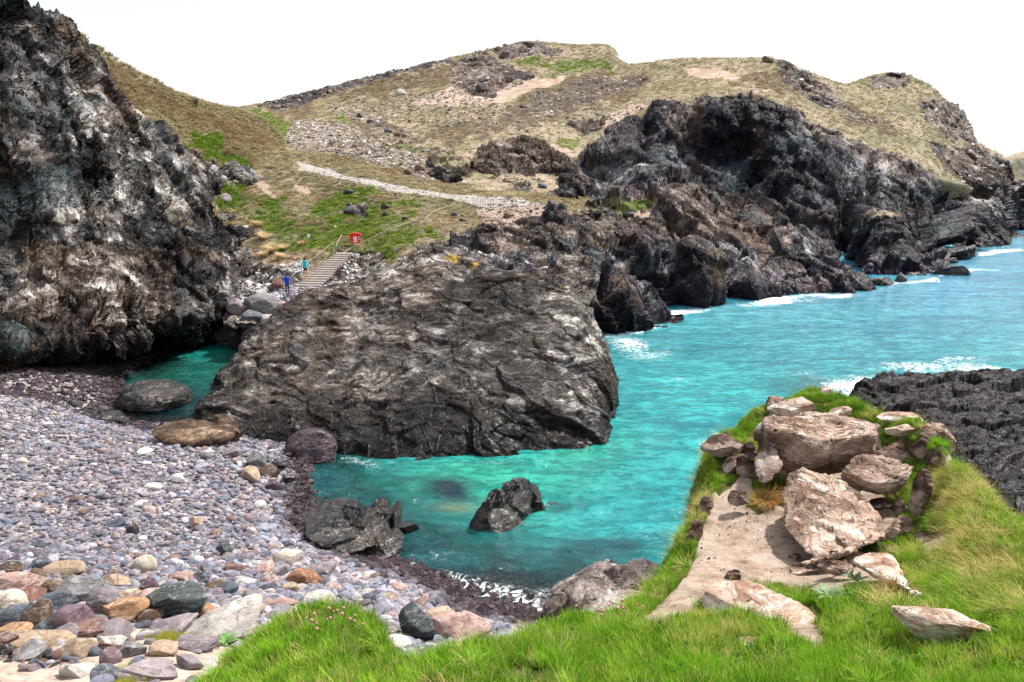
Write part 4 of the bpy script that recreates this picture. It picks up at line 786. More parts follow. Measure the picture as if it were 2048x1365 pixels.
near_b = [
 (30,1168,95,50,'pink','flat pale pink boulder at the left end of the boulder bank, behind the cream one'),(44,1193,78,40,'red','reddish brown veined boulder wedged behind the cream and brown ones'),(22,1206,58,46,'cream','smooth cream yellow boulder with a rounded hump on the boulder bank'),
 (18,1240,78,52,'slate','slate grey flat-topped boulder just below the cream one'),(70,1236,76,62,'brown','dark brown block with a steep front next to the slate grey boulder'),(113,1208,84,52,'slate','blue-black ribbed boulder between the brown block and the grey dome'),
 (141,1243,78,60,'purple','purple veined egg-shaped boulder leaning to the right'),(172,1182,112,68,'grey','large grey domed boulder cracked across the top, at the back of the bank'),(214,1212,72,66,'pgrey','pinkish grey boulder sloping down to the orange tan one'),
 (255,1224,88,52,'orange','orange tan wedge-shaped boulder in the middle of the bank'),(128,1146,95,34,'tan','long low tan slab lying behind the grey domed boulder'),(80,1132,38,28,'slate','small dark blue stone perched at the left end of the tan slab'),
 (76,1154,34,30,'brown','small dark brown stone tucked under the tan slab'),(106,1180,46,36,'brown','small brown boulder between the red veined and the grey domed ones'),(266,1190,62,24,'tan','thin tan slab lying behind the orange tan boulder'),
 (296,1202,66,40,'pink','peach coloured rounded boulder left of the dark split block'),(303,1180,42,36,'plum','small dark plum-coloured stone behind the peach boulder'),(336,1256,96,34,'pgrey','low grey slab under the dark split block'),
 (289,1130,44,36,'cream','cream white rounded boulder standing alone on the shingle'),(362,1160,42,30,'pink','pale pink rounded boulder behind the dark split block'),(416,1229,40,44,'orange','small orange block between the dark split block and the pale sloping slab'),
 (24,1262,70,26,'orange','flat rusty orange stone near the corner of the sandy ledge'),(118,1272,70,24,'pgrey','low pinkish grey stone below the purple egg-shaped boulder'),(190,1250,56,30,'grey','small grey stone below the pinkish grey boulder'),
 (575,1118,56,34,'cream','cream block with a squared top standing at the back of the tan stones'),(611,1158,68,42,'rust','rust brown layered rock lying at the edge of the wet stones'),(525,1138,48,28,'pink','pale pinkish flat boulder left of the cream block'),(558,1147,34,28,'pgrey','small pinkish grey boulder in front of the cream block'),
 (540,1162,34,24,'pink','whitish pink small boulder left of the rust brown rock'),(583,1178,48,26,'tan','tan flat stone below the rust brown rock'),(449,1100,34,26,'green','greenish grey smooth boulder in the middle of the shingle'),(640,1142,60,26,'pgrey','flat pinkish slab behind the rust brown rock'),
 (357,958,28,20,'white','white cobble with a rounded top in the upper shingle'),(306,974,32,16,'white','flat white cobble left of the larger white one'),(519,1011,25,16,'white','bright white round cobble near the dark wet stones'),(290,904,32,15,'white','long white stone far up the shingle'),
 (502,950,36,34,'tan','tan angular boulder above the wet stones near the plum boulder'),(538,943,42,28,'brown','brown rounded boulder between the tan one and the plum boulder'),(513,922,38,36,'grey','grey upright boulder behind the tan angular one'),(392,1047,26,26,'tan','tan pointed stone with an orange side in the open shingle'),
 (466,905,30,22,'pgrey','pinkish grey boulder right of the squat brown boulder'),(560,930,34,24,'dark','dark wet rounded boulder left of the plum boulder'),(550,975,34,26,'plum','dark plum wet stone at the shingle edge'),(575,960,30,22,'dark','black wet stone below the plum boulder'),
 (802,1178,34,22,'pink','bright salmon-red stone among the dark wet pebbles'),(223,1314,38,36,'purple','round stone half dark and half pink set in the sand path'),(418,910,30,20,'pale','pale grey stone in front of the squat brown boulder'),(265,1062,22,22,'dark','dark pointed stone standing in the shingle'),
 (690,1245,80,44,'pgrey','low pinkish grey boulder behind the grassy hump'),(790,1292,66,30,'white','flat whitish stone at the edge of the grass below the wedge'),(480,1165,60,24,'pale','long flat pale stone behind the pale sloping slab'),(640,1200,60,24,'pale','flat pale slab on the shingle behind the grassy hump'),(560,1212,60,28,'pink','flat pinkish slab left of the grassy hump crest'),(502,1222,54,34,'tan','tan stone right of the pale sloping slab'),(455,1180,46,28,'slate','slate grey stone behind the pale sloping slab')]
for i, (x, y, w, h, t, lb) in enumerate(near_b):
    big = w > 50
    rock('boulder' if w > 36 else 'stone', x, y, w, h, t, BE, 300 + i, lb, 'boulder' if w > 36 else 'stone', NB if y > 1120 and x < 520 else 'larger stones lying on the shingle', dr=.8, rot=(rng.uniform(-14, 14), rng.uniform(-14, 14), rng.uniform(0, 90)), sub=5 if big else 4, cuts=10 if t not in ('white', 'cream', 'purple') else 4, depth=(.5, .85), rough=.05, strata=.02)
rock('boulder', 351, 1213, 118, 84, 'green', BE, 371, 'big angular split block with a dark green front and pale grey top', 'boulder', NB, dr=.9, rot=(-6, 4, 35), sub=5, cuts=16, depth=(.40, .62), rough=.03, boxy=.8, strata=.03)
rock('boulder', 442, 1253, 150, 82, 'pale', BE, 375, 'large pale grey slab sloping down from the split block to the grass', 'boulder', NB, dr=.9, rot=(8, -12, 15), sub=5, cuts=14, depth=(.40, .65), rough=.03, strata=.02)
rock('boulder', 835, 1252, 74, 86, 'green', BE, 380, 'dark wedge-shaped rock with a pointed top rising behind the grass', 'boulder', dr=.9, rot=(5, -14, 20), sub=5, cuts=16, depth=(.38, .6), rough=.03)
rock('boulder', 918, 1262, 134, 64, 'pink', BE, 386, 'broad pinkish grey boulder right of the dark wedge behind the grass', 'boulder', dr=.8, rot=(4, 6, -10), sub=5, cuts=12, depth=(.45, .7), rough=.03)
rock('boulder', 880, 1235, 60, 32, 'tan', BE, 387, 'small tan boulder showing between the dark wedge and the pinkish boulder', 'boulder', dr=.8, sub=4, cuts=9)
# rocks that stand at the water
m_wr = mat_rock('wet_rock_stone', .30, rot=(10, 60, 20), strat=(.7, 1, 3.2), amp=.75, rough=.34, pal=[(0.30, (.012, .011, .012)), (0.5, (.035, .030, .030)), (0.62, (.075, .068, .064)), (0.74, (.20, .195, .18)), (0.86, (.42, .42, .40))], tints=[((.10, .035, .03), .5, .55, .68, .6), ((.05, .075, .055), .6, .56, .66, .6)], spec=.5)
m_pl = mat_rock('plum_stone', .4, rot=(10, 20, 20), strat=(1, 1, 1.6), amp=.25, rough=.42, pal=[(0.35, (.022, .012, .018)), (0.55, (.052, .030, .042)), (0.72, (.11, .07, .09)), (0.88, (.32, .26, .30))], spec=.5)
m_br = mat_rock('brown_stone', .4, rot=(10, 20, 20), strat=(1, 1, 1.4), amp=.35, pal=[(0.30, (.03, .02, .014)), (0.5, (.10, .065, .042)), (0.64, (.22, .14, .09)), (0.8, (.40, .31, .23))], lichen=.04)
def wr(*a, **k_):
    o = rock(*a, **k_)
    if o: fattr(o.data, 'turf', np.zeros(len(o.data.vertices)))
    return o
wr('boulder', 624, 898, 106, 76, 'plum', BE, 402, 'rounded plum purple boulder at the foot of the great rock', 'boulder', dr=.9, sub=6, cuts=9, depth=(.55, .8), mat=m_pl, lift=0)
wr('boulder', 447, 862, 74, 62, 'brown', BE, 404, 'squat orange brown boulder leaning on the left foot of the great rock', 'boulder', dr=.9, sub=5, cuts=8, mat=m_br)
wr('boulder', 388, 872, 160, 46, 'tan', BE, 405, 'low sandy brown rock shelf left of the squat brown boulder', 'rock', dr=.7, sub=5, cuts=8, mat=m_br)
wr('boulder', 308, 805, 142, 60, 'dark', BE, 406, 'dark domed rock standing in the pool beneath the left cliff', 'rock', dr=.8, sub=6, cuts=3, depth=(.9, 1.0), lift=10, mat=m_wr)
wr('boulder', 228, 836, 52, 28, 'dark', BE, 407, 'small dark stone at the shore left of the domed pool rock', 'rock', dr=.8, sub=4, cuts=8, mat=m_wr)
def jag(name, parts, label, seed, mat):
    """a jagged rock made of tilted slabs fused in one body"""
    bm = bmesh.new(); vs = []; fs = []; off = 0
    for i, (x, y, w, h, tilt, Y) in enumerate(parts):
        c = at(x, y, Y); dist = np.dot(c - CAM, [0, cP, -sP]); v, f = stone_v(5, (w / F * dist, w / F * dist * 1.3, h / F * dist * 1.15), seed + i, cuts=12, depth=(.42, .75), rough=.06, strata=.05, srot=(0, 80, 0))
        v = v @ rotm(rng.uniform(-8, 8), tilt, rng.uniform(-20, 20)).T + c; vs.append(v); fs.append(f + off); off += len(v)
    v = np.vstack(vs); c0 = v.mean(0); o = link(name, mesh_np(name, v - c0, np.vstack(fs)), mat, loc=c0); fattr(o.data, 'turf', np.zeros(len(v))); return tag(o, label, 'rock')
jag('sea_rock', [(690,1062,150,92,16,28.0),(752,1062,120,84,20,28.6),(655,1068,90,78,14,27.5),(705,1050,80,100,16,28.2),(745,1040,64,110,22,28.8),(785,1045,62,80,28,29.2),(815,1060,44,50,34,29.4),(690,1085,110,50,5,27.2),(740,1075,120,50,5,28)], 'jagged wet rock with red and grey slanting slabs at the edge of the shingle', 420, m_wr)
jag('sea_rock', [(1005,1035,120,84,12,30.4),(1045,1015,90,92,6,31.0),(962,1045,42,96,20,29.5),(985,1030,46,104,12,30.2),(1015,1010,44,104,4,30.8),(1045,995,56,110,6,31.2),(1072,1015,40,80,-8,31.2),(1010,1045,110,50,-8,30.5),(1095,1018,60,22,-5,31.8)], 'dark twin-peaked rock of upright slabs standing alone in the shallow turquoise water', 440, m_wr)
m_lg = mat_rock('ledge_stone', .5, rot=(10, 20, 20), strat=(1, 1, 2.2), amp=.35, pal=[(0.28, (.06, .045, .04)), (0.5, (.17, .135, .125)), (0.64, (.32, .27, .25)), (0.8, (.52, .47, .44))], wetz=(-.4, .8), wet_shade_dark=(.25, .22, .22))
jag('shore_rock', [(1200,1180,190,80,0,22.6),(1165,1185,150,70,4,22.5),(1240,1160,120,70,-4,23.2),(1290,1165,90,60,-6,23.6),(1210,1205,190,60,0,22.0),(1120,1200,70,60,3,21.8)], 'blocky pinkish brown rock shelf at the water below the grassy ledge', 460, m_lg)
# sea rocks and islets along the promontory
for i, (x, y, w, h, D, lb) in enumerate([(1590,549,30,28,'','small blocky sea rock off the tip of the promontory'),(1800,549,26,24,'','small upright rock standing clear of the headland cliff foot'),(1905,532,76,30,'','low dark point of rock running into the sea below the far cliff'),(1760,556,60,22,'','low dark rock at the foot of the stack')]):
    c = atz(x, y + h * .4, 0.3); dist = np.dot(c - CAM, [0, cP, -sP]); v, f = stone_v(5, (w / F * dist, w / F * dist * .8, h / F * dist * 1.3), 480 + i, cuts=12, depth=(.42, .75), rough=.1)
    o = link('sea_rock', mesh_np('sea_rock', v, f), m_wr, loc=c); fattr(o.data, 'turf', np.zeros(len(v))); tag(o, lb, 'rock')
# stack against the headland foot
SK = [[(1735,560,106),(1735,562,105.5),(1735,564,105),(1735,566,104)],[(1745,500,112),(1742,520,109),(1738,545,106.5),(1735,568,104)],[(1752,440,116),(1752,470,112),(1750,520,107),(1750,566,104)],[(1768,426,117),(1775,460,112),(1785,515,107),(1790,562,'w')],[(1788,440,117),(1800,475,112),(1820,525,107),(1830,558,'w')],[(1815,480,115),(1830,510,111),(1850,535,108.5),(1860,555,'w')],[(1860,525,111),(1866,532,110),(1875,545,108),(1882,552,'w')],[(1886,546,109),(1888,548,108.5),(1890,550,108),(1892,552,'w')]]
G = patch(cols_to_rows([[back_of(c[0], 8, -8), back_of(c[0], 2.5, -1)] + c + [back_of(c[-1], 0, -2)] for c in SK]), 150, 170); nrm = gnormals(G); nrm *= np.sign(-nrm[..., 1:2] + .8 * nrm[..., 2:3])
G = G + nrm * (1.0 * blocks(G, .3, 500, aniso=(1, 1, .6)) + .5 * blocks(G, .8, 501))[..., None]
o = link('sea_stack', mesh_np('sea_stack', G.reshape(-1, 3), grid_faces(*G.shape[:2])), m_prom); px, py = proj(G)
for nm, ar in (('turf', sstep(445, 432, py) * .55), ('green', 0 * px), ('soil', 0 * px), ('heath', 0 * px)): fattr(o.data, nm, ar)
tag(o, 'tall leaning rock pillar with an ochre cap against the headland cliff foot', 'sea stack')
# boulders at the foot of the steps
FO = ['bowl', 'beach', 'left']
for i, (x, y, w, h, t, lb) in enumerate([(527,612,78,46,'grey','broad grey boulder just below the foot of the steps'),(504,638,48,32,'slate','dark flat boulder left of the pool inlet, below the broad grey one'),(571,617,38,26,'pink','pink rounded boulder right of the broad grey boulder'),(476,617,42,36,'pgrey','brownish grey boulder at the cliff foot left of the broad grey one'),
   (545,640,50,24,'pale','pale flat stone under the pink boulder'),(448,598,40,30,'grey','grey boulder against the base of the left cliff'),(600,620,40,22,'slate','slate stone right of the pink boulder'),(640,612,60,22,'plum','low dark plum rock behind the crest of the great rock'),(700,604,70,22,'plum','long dark plum rock near the foot of the rubble slope'),(556,570,26,24,'red','dark red boulder beside the person in blue'),(470,655,30,20,'pale','small pale stone above the dark inlet boulder'),(520,588,26,18,'pale','small pale boulder left of the stair foot'),(735,585,50,20,'grey','grey flat rock at the bottom of the rubble slope')]):
    rock('boulder', x, y, w, h, t, FO, 520 + i, lb, 'boulder', 'boulders at the foot of the steps', dr=.8, sub=4, cuts=9, rot=(rng.uniform(-10, 10), rng.uniform(-10, 10), rng.uniform(0, 90)))
wr('boulder', 461, 672, 76, 58, 'dark', FO, 540, 'dark rounded boulder at the head of the inlet under the cliff', 'boulder', dr=.9, sub=5, cuts=8, mat=m_wr)
# near outcrop
FR = ['fore']
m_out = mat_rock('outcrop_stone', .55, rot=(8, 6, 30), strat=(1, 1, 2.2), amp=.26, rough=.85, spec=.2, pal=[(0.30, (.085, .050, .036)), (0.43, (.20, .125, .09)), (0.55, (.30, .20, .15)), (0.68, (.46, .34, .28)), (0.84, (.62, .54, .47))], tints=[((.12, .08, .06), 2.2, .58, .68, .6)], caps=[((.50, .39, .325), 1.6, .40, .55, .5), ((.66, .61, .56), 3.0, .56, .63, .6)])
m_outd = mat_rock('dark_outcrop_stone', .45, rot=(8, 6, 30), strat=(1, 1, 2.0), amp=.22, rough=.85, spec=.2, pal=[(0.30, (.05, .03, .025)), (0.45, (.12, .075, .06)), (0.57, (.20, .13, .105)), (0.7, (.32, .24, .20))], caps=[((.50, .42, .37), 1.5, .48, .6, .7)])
m_outw = mat_rock('lichened_stone', .35, rot=(8, 6, 30), strat=(1, 1, 2.0), amp=.14, rough=.85, spec=.2, pal=[(0.30, (.22, .13, .09)), (0.42, (.40, .28, .22)), (0.52, (.54, .43, .36)), (0.64, (.72, .68, .63)), (0.8, (.82, .80, .76))], tints=[((.46, .31, .23), 1.6, .54, .64, .8)])
OG = 'rocks of the near outcrop'
def ob(x, y, w, h, m, seed, lb, Y=None, dr=.9, rot=(0, 0, 0), cuts=12, depth=(.45, .75), boxy=1.0, sub=6, name='outcrop_rock', strata=.02):
    r_ = hit(x, y + h * .35, FR); D = (Y - .2 if Y else None) or (r_[0].y + .25 * dr * w / F * r_[0].y if r_ else 12)
    c = at(x, y, D); dist = np.dot(c - CAM, [0, cP, -sP]); W, Hh = w / F * dist, h / F * dist * 1.08
    v, f = stone_v(sub, (W, W * dr, Hh), seed, cuts=cuts, depth=depth, rough=.035, boxy=boxy, strata=strata); v = v @ rotm(*rot).T
    qx, qy = proj(v + c); v[:, 0] *= w / np.ptp(qx); v[:, 2] *= h / np.ptp(qy); qx, qy = proj(v + c)
    c = c + np.array([(x - (qx.min() + qx.max()) / 2) / F * dist, 0, -(y - (qy.min() + qy.max()) / 2) / F * dist * .98])
    o = link(name, mesh_np(name, v, f), m, loc=c); fattr(o.data, 'turf', np.zeros(len(v))); return tag(o, lb, 'rock', OG)
def slab(x, y, pts, depthm, m, lb, seed, Yc, name='outcrop_rock', n=(90, 46, 90), sag=None, sub=None):
    """block given by picture outline of its front and its top: hull of world points, remeshed finely"""
    bm = bmesh.new(); W = [at(p[0], p[1], p[2] - .35) for p in pts]; c = np.mean(W, axis=0)
    for p in W: bm.verts.new(p - c)
    r = bmesh.ops.convex_hull(bm, input=bm.verts); bmesh.ops.delete(bm, geom=[g for g in r['geom_interior'] if isinstance(g, bmesh.types.BMVert)], context='VERTS')
    bmesh.ops.triangulate(bm, faces=bm.faces); bmesh.ops.recalc_face_normals(bm, faces=bm.faces)
    bmesh.ops.bevel(bm, geom=bm.edges[:] , offset=.045, segments=2, affect='EDGES', profile=.6); bmesh.ops.triangulate(bm, faces=bm.faces)
    for _ in range(7):
        L_ = [e for e in bm.edges if e.calc_length() > .05]
        if not L_ or len(bm.verts) > 22000: break
        bmesh.ops.subdivide_edges(bm, edges=L_, cuts=1, use_grid_fill=False)
        bmesh.ops.triangulate(bm, faces=[f for f in bm.faces if len(f.verts) > 3])
        for _s in range(3 if _ == 3 else (1 if _ in (2, 4) else 0)): bmesh.ops.smooth_vert(bm, verts=bm.verts, factor=.5, use_axis_x=True, use_axis_y=True, use_axis_z=True)
    bm.normal_update(); V = np.array([v.co[:] for v in bm.verts]); Nn = np.array([v.normal[:] for v in bm.verts])
    for _ in range(2): pass
    V = V + Nn * (.045 * fbm(V * 1.6 + seed, 5, seed, ridge=True) + .03 * blocks(V + seed, 3.0, seed, aniso=(.6, .6, 2)))[:, None]
    f = np.array([[v.index for v in q.verts] for q in bm.faces]) if bm.verts.index_update() is None else None; bm.free()
    o = link(name, mesh_np(name, V, f), m, loc=c); fattr(o.data, 'turf', np.zeros(len(V))); return tag(o, lb, 'rock', OG)
# flat-topped slab crowning the outcrop
slab(0, 0, [(1524,845,13.0),(1540,832,13.6),(1620,826,13.9),(1700,832,13.7),(1750,850,13.2),(1755,868,12.8),(1645,882,12.4),(1560,858,12.7),(1530,862,12.8),(1558,930,12.7),(1572,940,12.6),(1648,915,12.5),(1740,905,12.8),(1745,930,13.4),(1600,960,13.6)], 1, m_out, 'broad flat-topped slab with a lichened white rim crowning the near outcrop', 601, 13)
slab(0, 0, [(1580,940,11.6),(1612,936,11.9),(1680,962,12.0),(1722,985,11.8),(1765,1040,11.0),(1770,1080,10.5),(1735,1092,10.2),(1705,1096,9.9),(1560,985,11.3),(1562,1050,10.6),(1612,1110,9.9),(1640,1125,9.8),(1700,1104,9.8),(1640,1000,12.6),(1740,1060,11.8)], 1, m_out, 'great leaning block with a sunlit pink top in the middle of the near outcrop', 602, 11)
slab(0, 0, [(1512,860,13.2),(1528,840,13.6),(1540,850,13.0),(1570,935,12.2),(1545,965,12.0),(1515,972,12.1),(1508,940,12.4),(1560,900,13.4)], 1, m_outd, 'upright reddish brown rock under the left end of the flat-topped slab', 603, 12)
ob(1842, 993, 36, 118, m_outd, 604, 'thin upright pinkish slab standing on end right of the oval boulder', Y=11.1, dr=1.6, cuts=9, depth=(.55, .8), boxy=.75)
ob(1755, 950, 146, 80, m_out, 605, 'oval grey-pink boulder resting above the leaning block', Y=12.1, dr=.8, rot=(0, 6, 0), cuts=8, depth=(.6, .85))
ob(1583, 815, 100, 42, m_outw, 606, 'rounded pale rock at the back left of the outcrop top', Y=14.6, dr=.7, rot=(0, -8, 0))
ob(1682, 822, 50, 18, m_outw, 607, 'small flat white rock in the grass behind the flat-topped slab', Y=14.6, sub=5); ob(1653, 780, 26, 16, m_outw, 608, 'small pointed rock on the very top of the outcrop', Y=15.2, sub=5)
ob(1800, 838, 96, 28, m_outw, 609, 'long low pale rock at the back edge of the outcrop', Y=14.3, dr=.6); ob(1800, 861, 64, 26, m_outw, 610, 'small pale flat rock in front of the long low one', Y=13.4, dr=.7)
ob(1882, 876, 84, 60, m_out, 611, 'tan rock with a squared end at the right shoulder of the outcrop', Y=13.1, rot=(0, 18, 0)); ob(1877, 918, 34, 44, m_outd, 612, 'small grey rock below the right shoulder rock', Y=12.3, sub=5); ob(1895, 945, 26, 46, m_outd, 613, 'narrow brown rock stuck in the grass on the right flank', Y=12.0, sub=5)
ob(1444, 892, 88, 46, m_outd, 614, 'brown ledge rock jutting over the sea on the left of the outcrop', Y=13.4, rot=(0, -14, 0)); ob(1494, 936, 46, 50, m_outd, 615, 'dark brown block beside the upright reddish rock', Y=12.7, sub=5, boxy=.7)
ob(1478, 997, 46, 36, m_outd, 622, 'low dark rock half buried at the top of the sandy path', Y=11.6, sub=5)
ob(1525, 1216, 246, 100, m_outw, 616, 'low broad boulder splashed with white lichen beside the sandy path', Y=7.75, dr=.75, cuts=9, depth=(.55, .8), rot=(0, 6, 0))
slab(0, 0, [(1700,1118,9.2),(1740,1106,9.4),(1780,1110,9.2),(1808,1140,8.6),(1826,1180,8.0),(1822,1190,7.9),(1790,1160,8.2),(1755,1130,8.6),(1712,1128,8.8),(1780,1170,8.8)], 1, m_outw, 'curved pale rock edge above the brown tussock right of the path', 617, 9)
ob(1672, 1135, 74, 40, m_out, 618, 'cracked pinkish rock below the corner of the leaning block', Y=9.3); ob(1668, 1110, 22, 24, m_out, 619, 'small knobbly stone at the bottom corner of the leaning block', Y=9.5, sub=5)
ob(1893, 1256, 222, 88, m_outw, 620, 'long pale rock sloping down through the grass at the lower right', Y=6.5, dr=.5, cuts=6, depth=(.55, .8), rot=(0, 24, 0))
ob(1505, 1286, 54, 18, m_outw, 621, 'small grey-white stone in the turf below the lichened boulder', sub=5); ob(1880, 1012, 26, 26, m_outd, 623, 'small purplish stone in the grass of the right flank', sub=5); ob(1466, 1152, 36, 24, m_outd, 624, 'small grey stone half sunk in the sandy path', sub=5)

for (x, y, w, h, sd_, lb, tn_) in [(70,1282,150,40,651,'layered tan slab rock at the left end of the sandy ledge','tan'),(300,1345,130,34,652,'flat pinkish slab bedded in the sand near the bottom edge','pgrey'),(395,1290,90,30,653,'flat grey-pink slab at the right of the yellow-green turf patch','pgrey'),(170,1262,110,30,654,'long brownish layered slab below the purple boulder','redb'),(230,1285,80,24,655,'low pale slab half buried in the middle of the sandy ledge','pale')]:
    rock('ledge_slab', x, y, w, h, tn_, ['beach'], sd_, lb, 'rock', 'slabs of the sandy ledge', dr=.9, sub=5, cuts=14, depth=(.42, .7), rough=.05, strata=.05)

for (x, y, w, h, sd_, lb) in [(1412,1012,34,40,661,'earthy brown rock in the left edge of the outcrop above the sea'),(1392,1062,30,44,662,'lower earthy brown rock in the left edge of the outcrop'),(1612,925,34,22,663,'small stone lodged under the flat-topped slab'),(1700,930,40,20,664,'small stone between the flat-topped slab and the oval boulder'),(1812,905,40,26,665,'small grey stone in the turf right of the flat-topped slab'),(1850,1075,44,26,666,'small buff stone in the bare patch of the right flank'),(1800,1020,34,40,667,'brown stone below the oval boulder on its right'),(1500,905,40,40,668,'brown stone left of the flat-topped slab'),(1590,1115,30,18,669,'small stone at the lower left foot of the leaning block')]:
    ob(x, y, w, h, m_outd, sd_, lb, sub=5)

_r8 = np.random.default_rng(88)
_desc = ['angular', 'flat', 'blocky', 'smooth', 'slabby']; _ton = [('pgrey', 'pinkish grey'), ('tan', 'tan'), ('slate', 'dark slate'), ('grey', 'mid grey'), ('redb', 'reddish brown'), ('pale', 'pale'), ('brown', 'brown')]
for i, (x, y, w, h, ti, where) in enumerate([(95,1255,60,34,2,'below the brown block'),(230,1262,64,30,0,'below the orange tan boulder'),(10,1285,70,36,4,'at the left edge of the sandy ledge'),(150,1300,80,40,1,'in the middle of the left sandy ledge'),(60,1305,60,34,3,'behind the dark stone edging'),(215,1296,50,28,6,'left of the round half dark stone'),(262,1302,60,30,3,'right of the round half dark stone'),(330,1300,56,26,1,'below the yellow-green turf patch'),(380,1325,60,30,0,'at the left foot of the grassy hump'),(150,1340,70,36,5,'at the bottom edge of the sandy ledge'),(215,1350,60,34,2,'bottom edge, right of the pale one'),(420,1330,46,26,5,'against the grass of the hump'),(300,1232,54,34,6,'left of the dark split block'),(390,1195,50,36,0,'behind the pale sloping slab'),(425,1178,44,28,6,'behind the pale sloping slab'),(510,1200,60,32,3,'between the pale slab and the hump'),(545,1240,56,30,0,'at the left rim of the grassy hump'),(230,1165,56,30,1,'behind the pinkish grey boulder'),(20,1140,60,30,6,'behind the flat pink boulder'),(400,1160,44,26,2,'right of the pale pink boulder'),(470,1140,40,24,4,'in the shingle behind the pale slab')]):
    rock('boulder', x, y, w, h, _ton[ti][0], ['beach'], 670 + i, '%s %s rock %s' % (_ton[ti][1], _desc[i % 5], where), 'boulder', 'boulders on the bank at the top of the beach', dr=.9, sub=4, cuts=11, depth=(.45, .75), rough=.06, strata=.03, rot=(_r8.uniform(-12, 12), _r8.uniform(-12, 12), _r8.uniform(0, 90)))

for (x, y, w, h, sd_, lb, m_) in [(1795,905,92,50,681,'tan block under the small pale flat rock on the outcrop',m_out),(1848,898,56,44,682,'brown rock between the tan block and the right shoulder rock',m_outd),(1800,1060,66,52,683,'buff stone against the right side of the leaning block',m_out),(1470,930,52,44,684,'brown stone beside the ledge rock over the sea',m_outd),(1560,812,60,40,685,'buff stone at the back left corner of the flat-topped slab',m_out),(1610,1142,60,26,686,'flat buff stone at the foot of the leaning block by the path',m_out),(1720,1118,60,30,687,'flat stone right of the cracked pinkish rock',m_outw),(1762,1010,50,30,688,'brown stone tucked below the oval boulder',m_outd)]:
    ob(x, y, w, h, m_, sd_, lb, sub=5)
# ------------------------------------------------ shingle
def pick(G, w, n, r):
    """n random spots on a grid surface, weighted by area times w"""
    a = G[1:, :-1] - G[:-1, :-1]; b = G[:-1, 1:] - G[:-1, :-1]; A = np.linalg.norm(np.cross(a, b), axis=-1) * w[:-1, :-1]
    p = (A / A.sum()).ravel(); i = r.choice(len(p), n, p=p); ii, jj = np.unravel_index(i, A.shape); u, v = r.random((2, n, 1))
    return G[ii, jj] + u * a[ii, jj] + v * b[ii, jj], ii, jj
r5 = np.random.default_rng(55)
PC = np.array([(.25,.235,.26),(.19,.185,.215),(.15,.155,.19),(.29,.25,.26),(.21,.165,.18),(.35,.30,.30),(.12,.13,.155),(.40,.34,.33),(.27,.19,.17),(.24,.26,.29),(.46,.34,.24),(.60,.56,.53),(.07,.07,.085),(.14,.10,.11)]); PW = np.array([14,11,8,14,8,13,5,10,6,9,1.8,3.4,2.5,4.0]); PW /= PW.sum()
def pebble_tint(n, P3, r):
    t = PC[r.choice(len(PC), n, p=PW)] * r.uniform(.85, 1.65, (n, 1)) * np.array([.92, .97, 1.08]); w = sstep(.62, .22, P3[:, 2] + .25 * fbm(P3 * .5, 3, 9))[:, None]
    wet_cave_shade = (inpoly(*proj(P3), [(-200,780),(0,790),(90,805),(150,825),(215,850),(270,800),(330,700),(0,690)]) * .92)[:, None]  # under the overhang: wet stones plus cave shade painted into the tint
    w = np.maximum(w, wet_cave_shade); drk = t * np.array([.11, .075, .085]) + np.array([.006, .002, .002]); return t * (1 - w) + drk * w
m_peb = mat_stone('pebble', 'inst', .6, scale=1.4, bumpd=.06, wets=True); m_cob = mat_stone('cobble', 'obj', .55, scale=4, bumpd=.02)
def pebble_meshes(m, n=8, sub=3):
    out = []
    for i in range(n):
        me = stone_mesh('pebble_shape', sub, (1, r5.uniform(.62, .9), r5.uniform(.38, .6)), 700 + i, cuts=5 if i % 2 else 3, depth=(.62, .9), rough=.03); me.materials.append(m); out.append(me)
    return out
pv = variants('pebble_shapes', pebble_meshes(m_peb))
BG = np.stack(np.meshgrid(np.linspace(-48, 20, 430), np.linspace(9, 72, 400)), -1); BG = np.concatenate([BG, beach_z(BG[..., 0], BG[..., 1])[..., None]], -1); BG[..., 2] += .10 * fbm(np.concatenate([BG[..., :2], beach_z(BG[..., 0], BG[..., 1])[..., None]], -1) * .45, 3, 111)
bx, by = proj(BG); vis = (bx > -120) & (bx < 1250) & (by < 1420) & (BG[..., 2] > -.9)
sandm_ = blur2(maskpoly(BG, SANDB, 10), 1); band = sstep(1090, 1150, by) * sstep(1300, 1250, by) * (bx < 520)
dist_ = np.linalg.norm(BG - CAM, axis=-1); dens = vis * (1 + .8 * sstep(.6, .1, BG[..., 2])) / (np.clip(dist_, 16, 60) ** 1.0) * (1 - .965 * sandm_)
Pp, ii, jj = pick(BG, dens, 52000, r5)
qx, qy = proj(Pp); sz = .13 * np.exp(r5.normal(0, .36, len(Pp))) * (1 + .55 * sstep(300, 620, qx) + .4 * sstep(1050, 1150, qy)) * (1 + .5 * sstep(36, 60, np.linalg.norm(Pp - CAM, axis=1))); sz = np.clip(sz, .07, .42)
Pp[:, 2] += sz * .12
rot = np.stack([r5.normal(0, .22, len(Pp)), r5.normal(0, .22, len(Pp)), r5.uniform(0, 6.28, len(Pp))], 1)
o = scatter('pebbles', Pp, rot, np.repeat((sz * 1.25)[:, None], 3, 1) * r5.uniform(.8, 1.25, (len(Pp), 3)), pebble_tint(len(Pp), Pp, r5), pv, 8); tag(o, 'countless rounded grey and purple pebbles covering the whole beach')
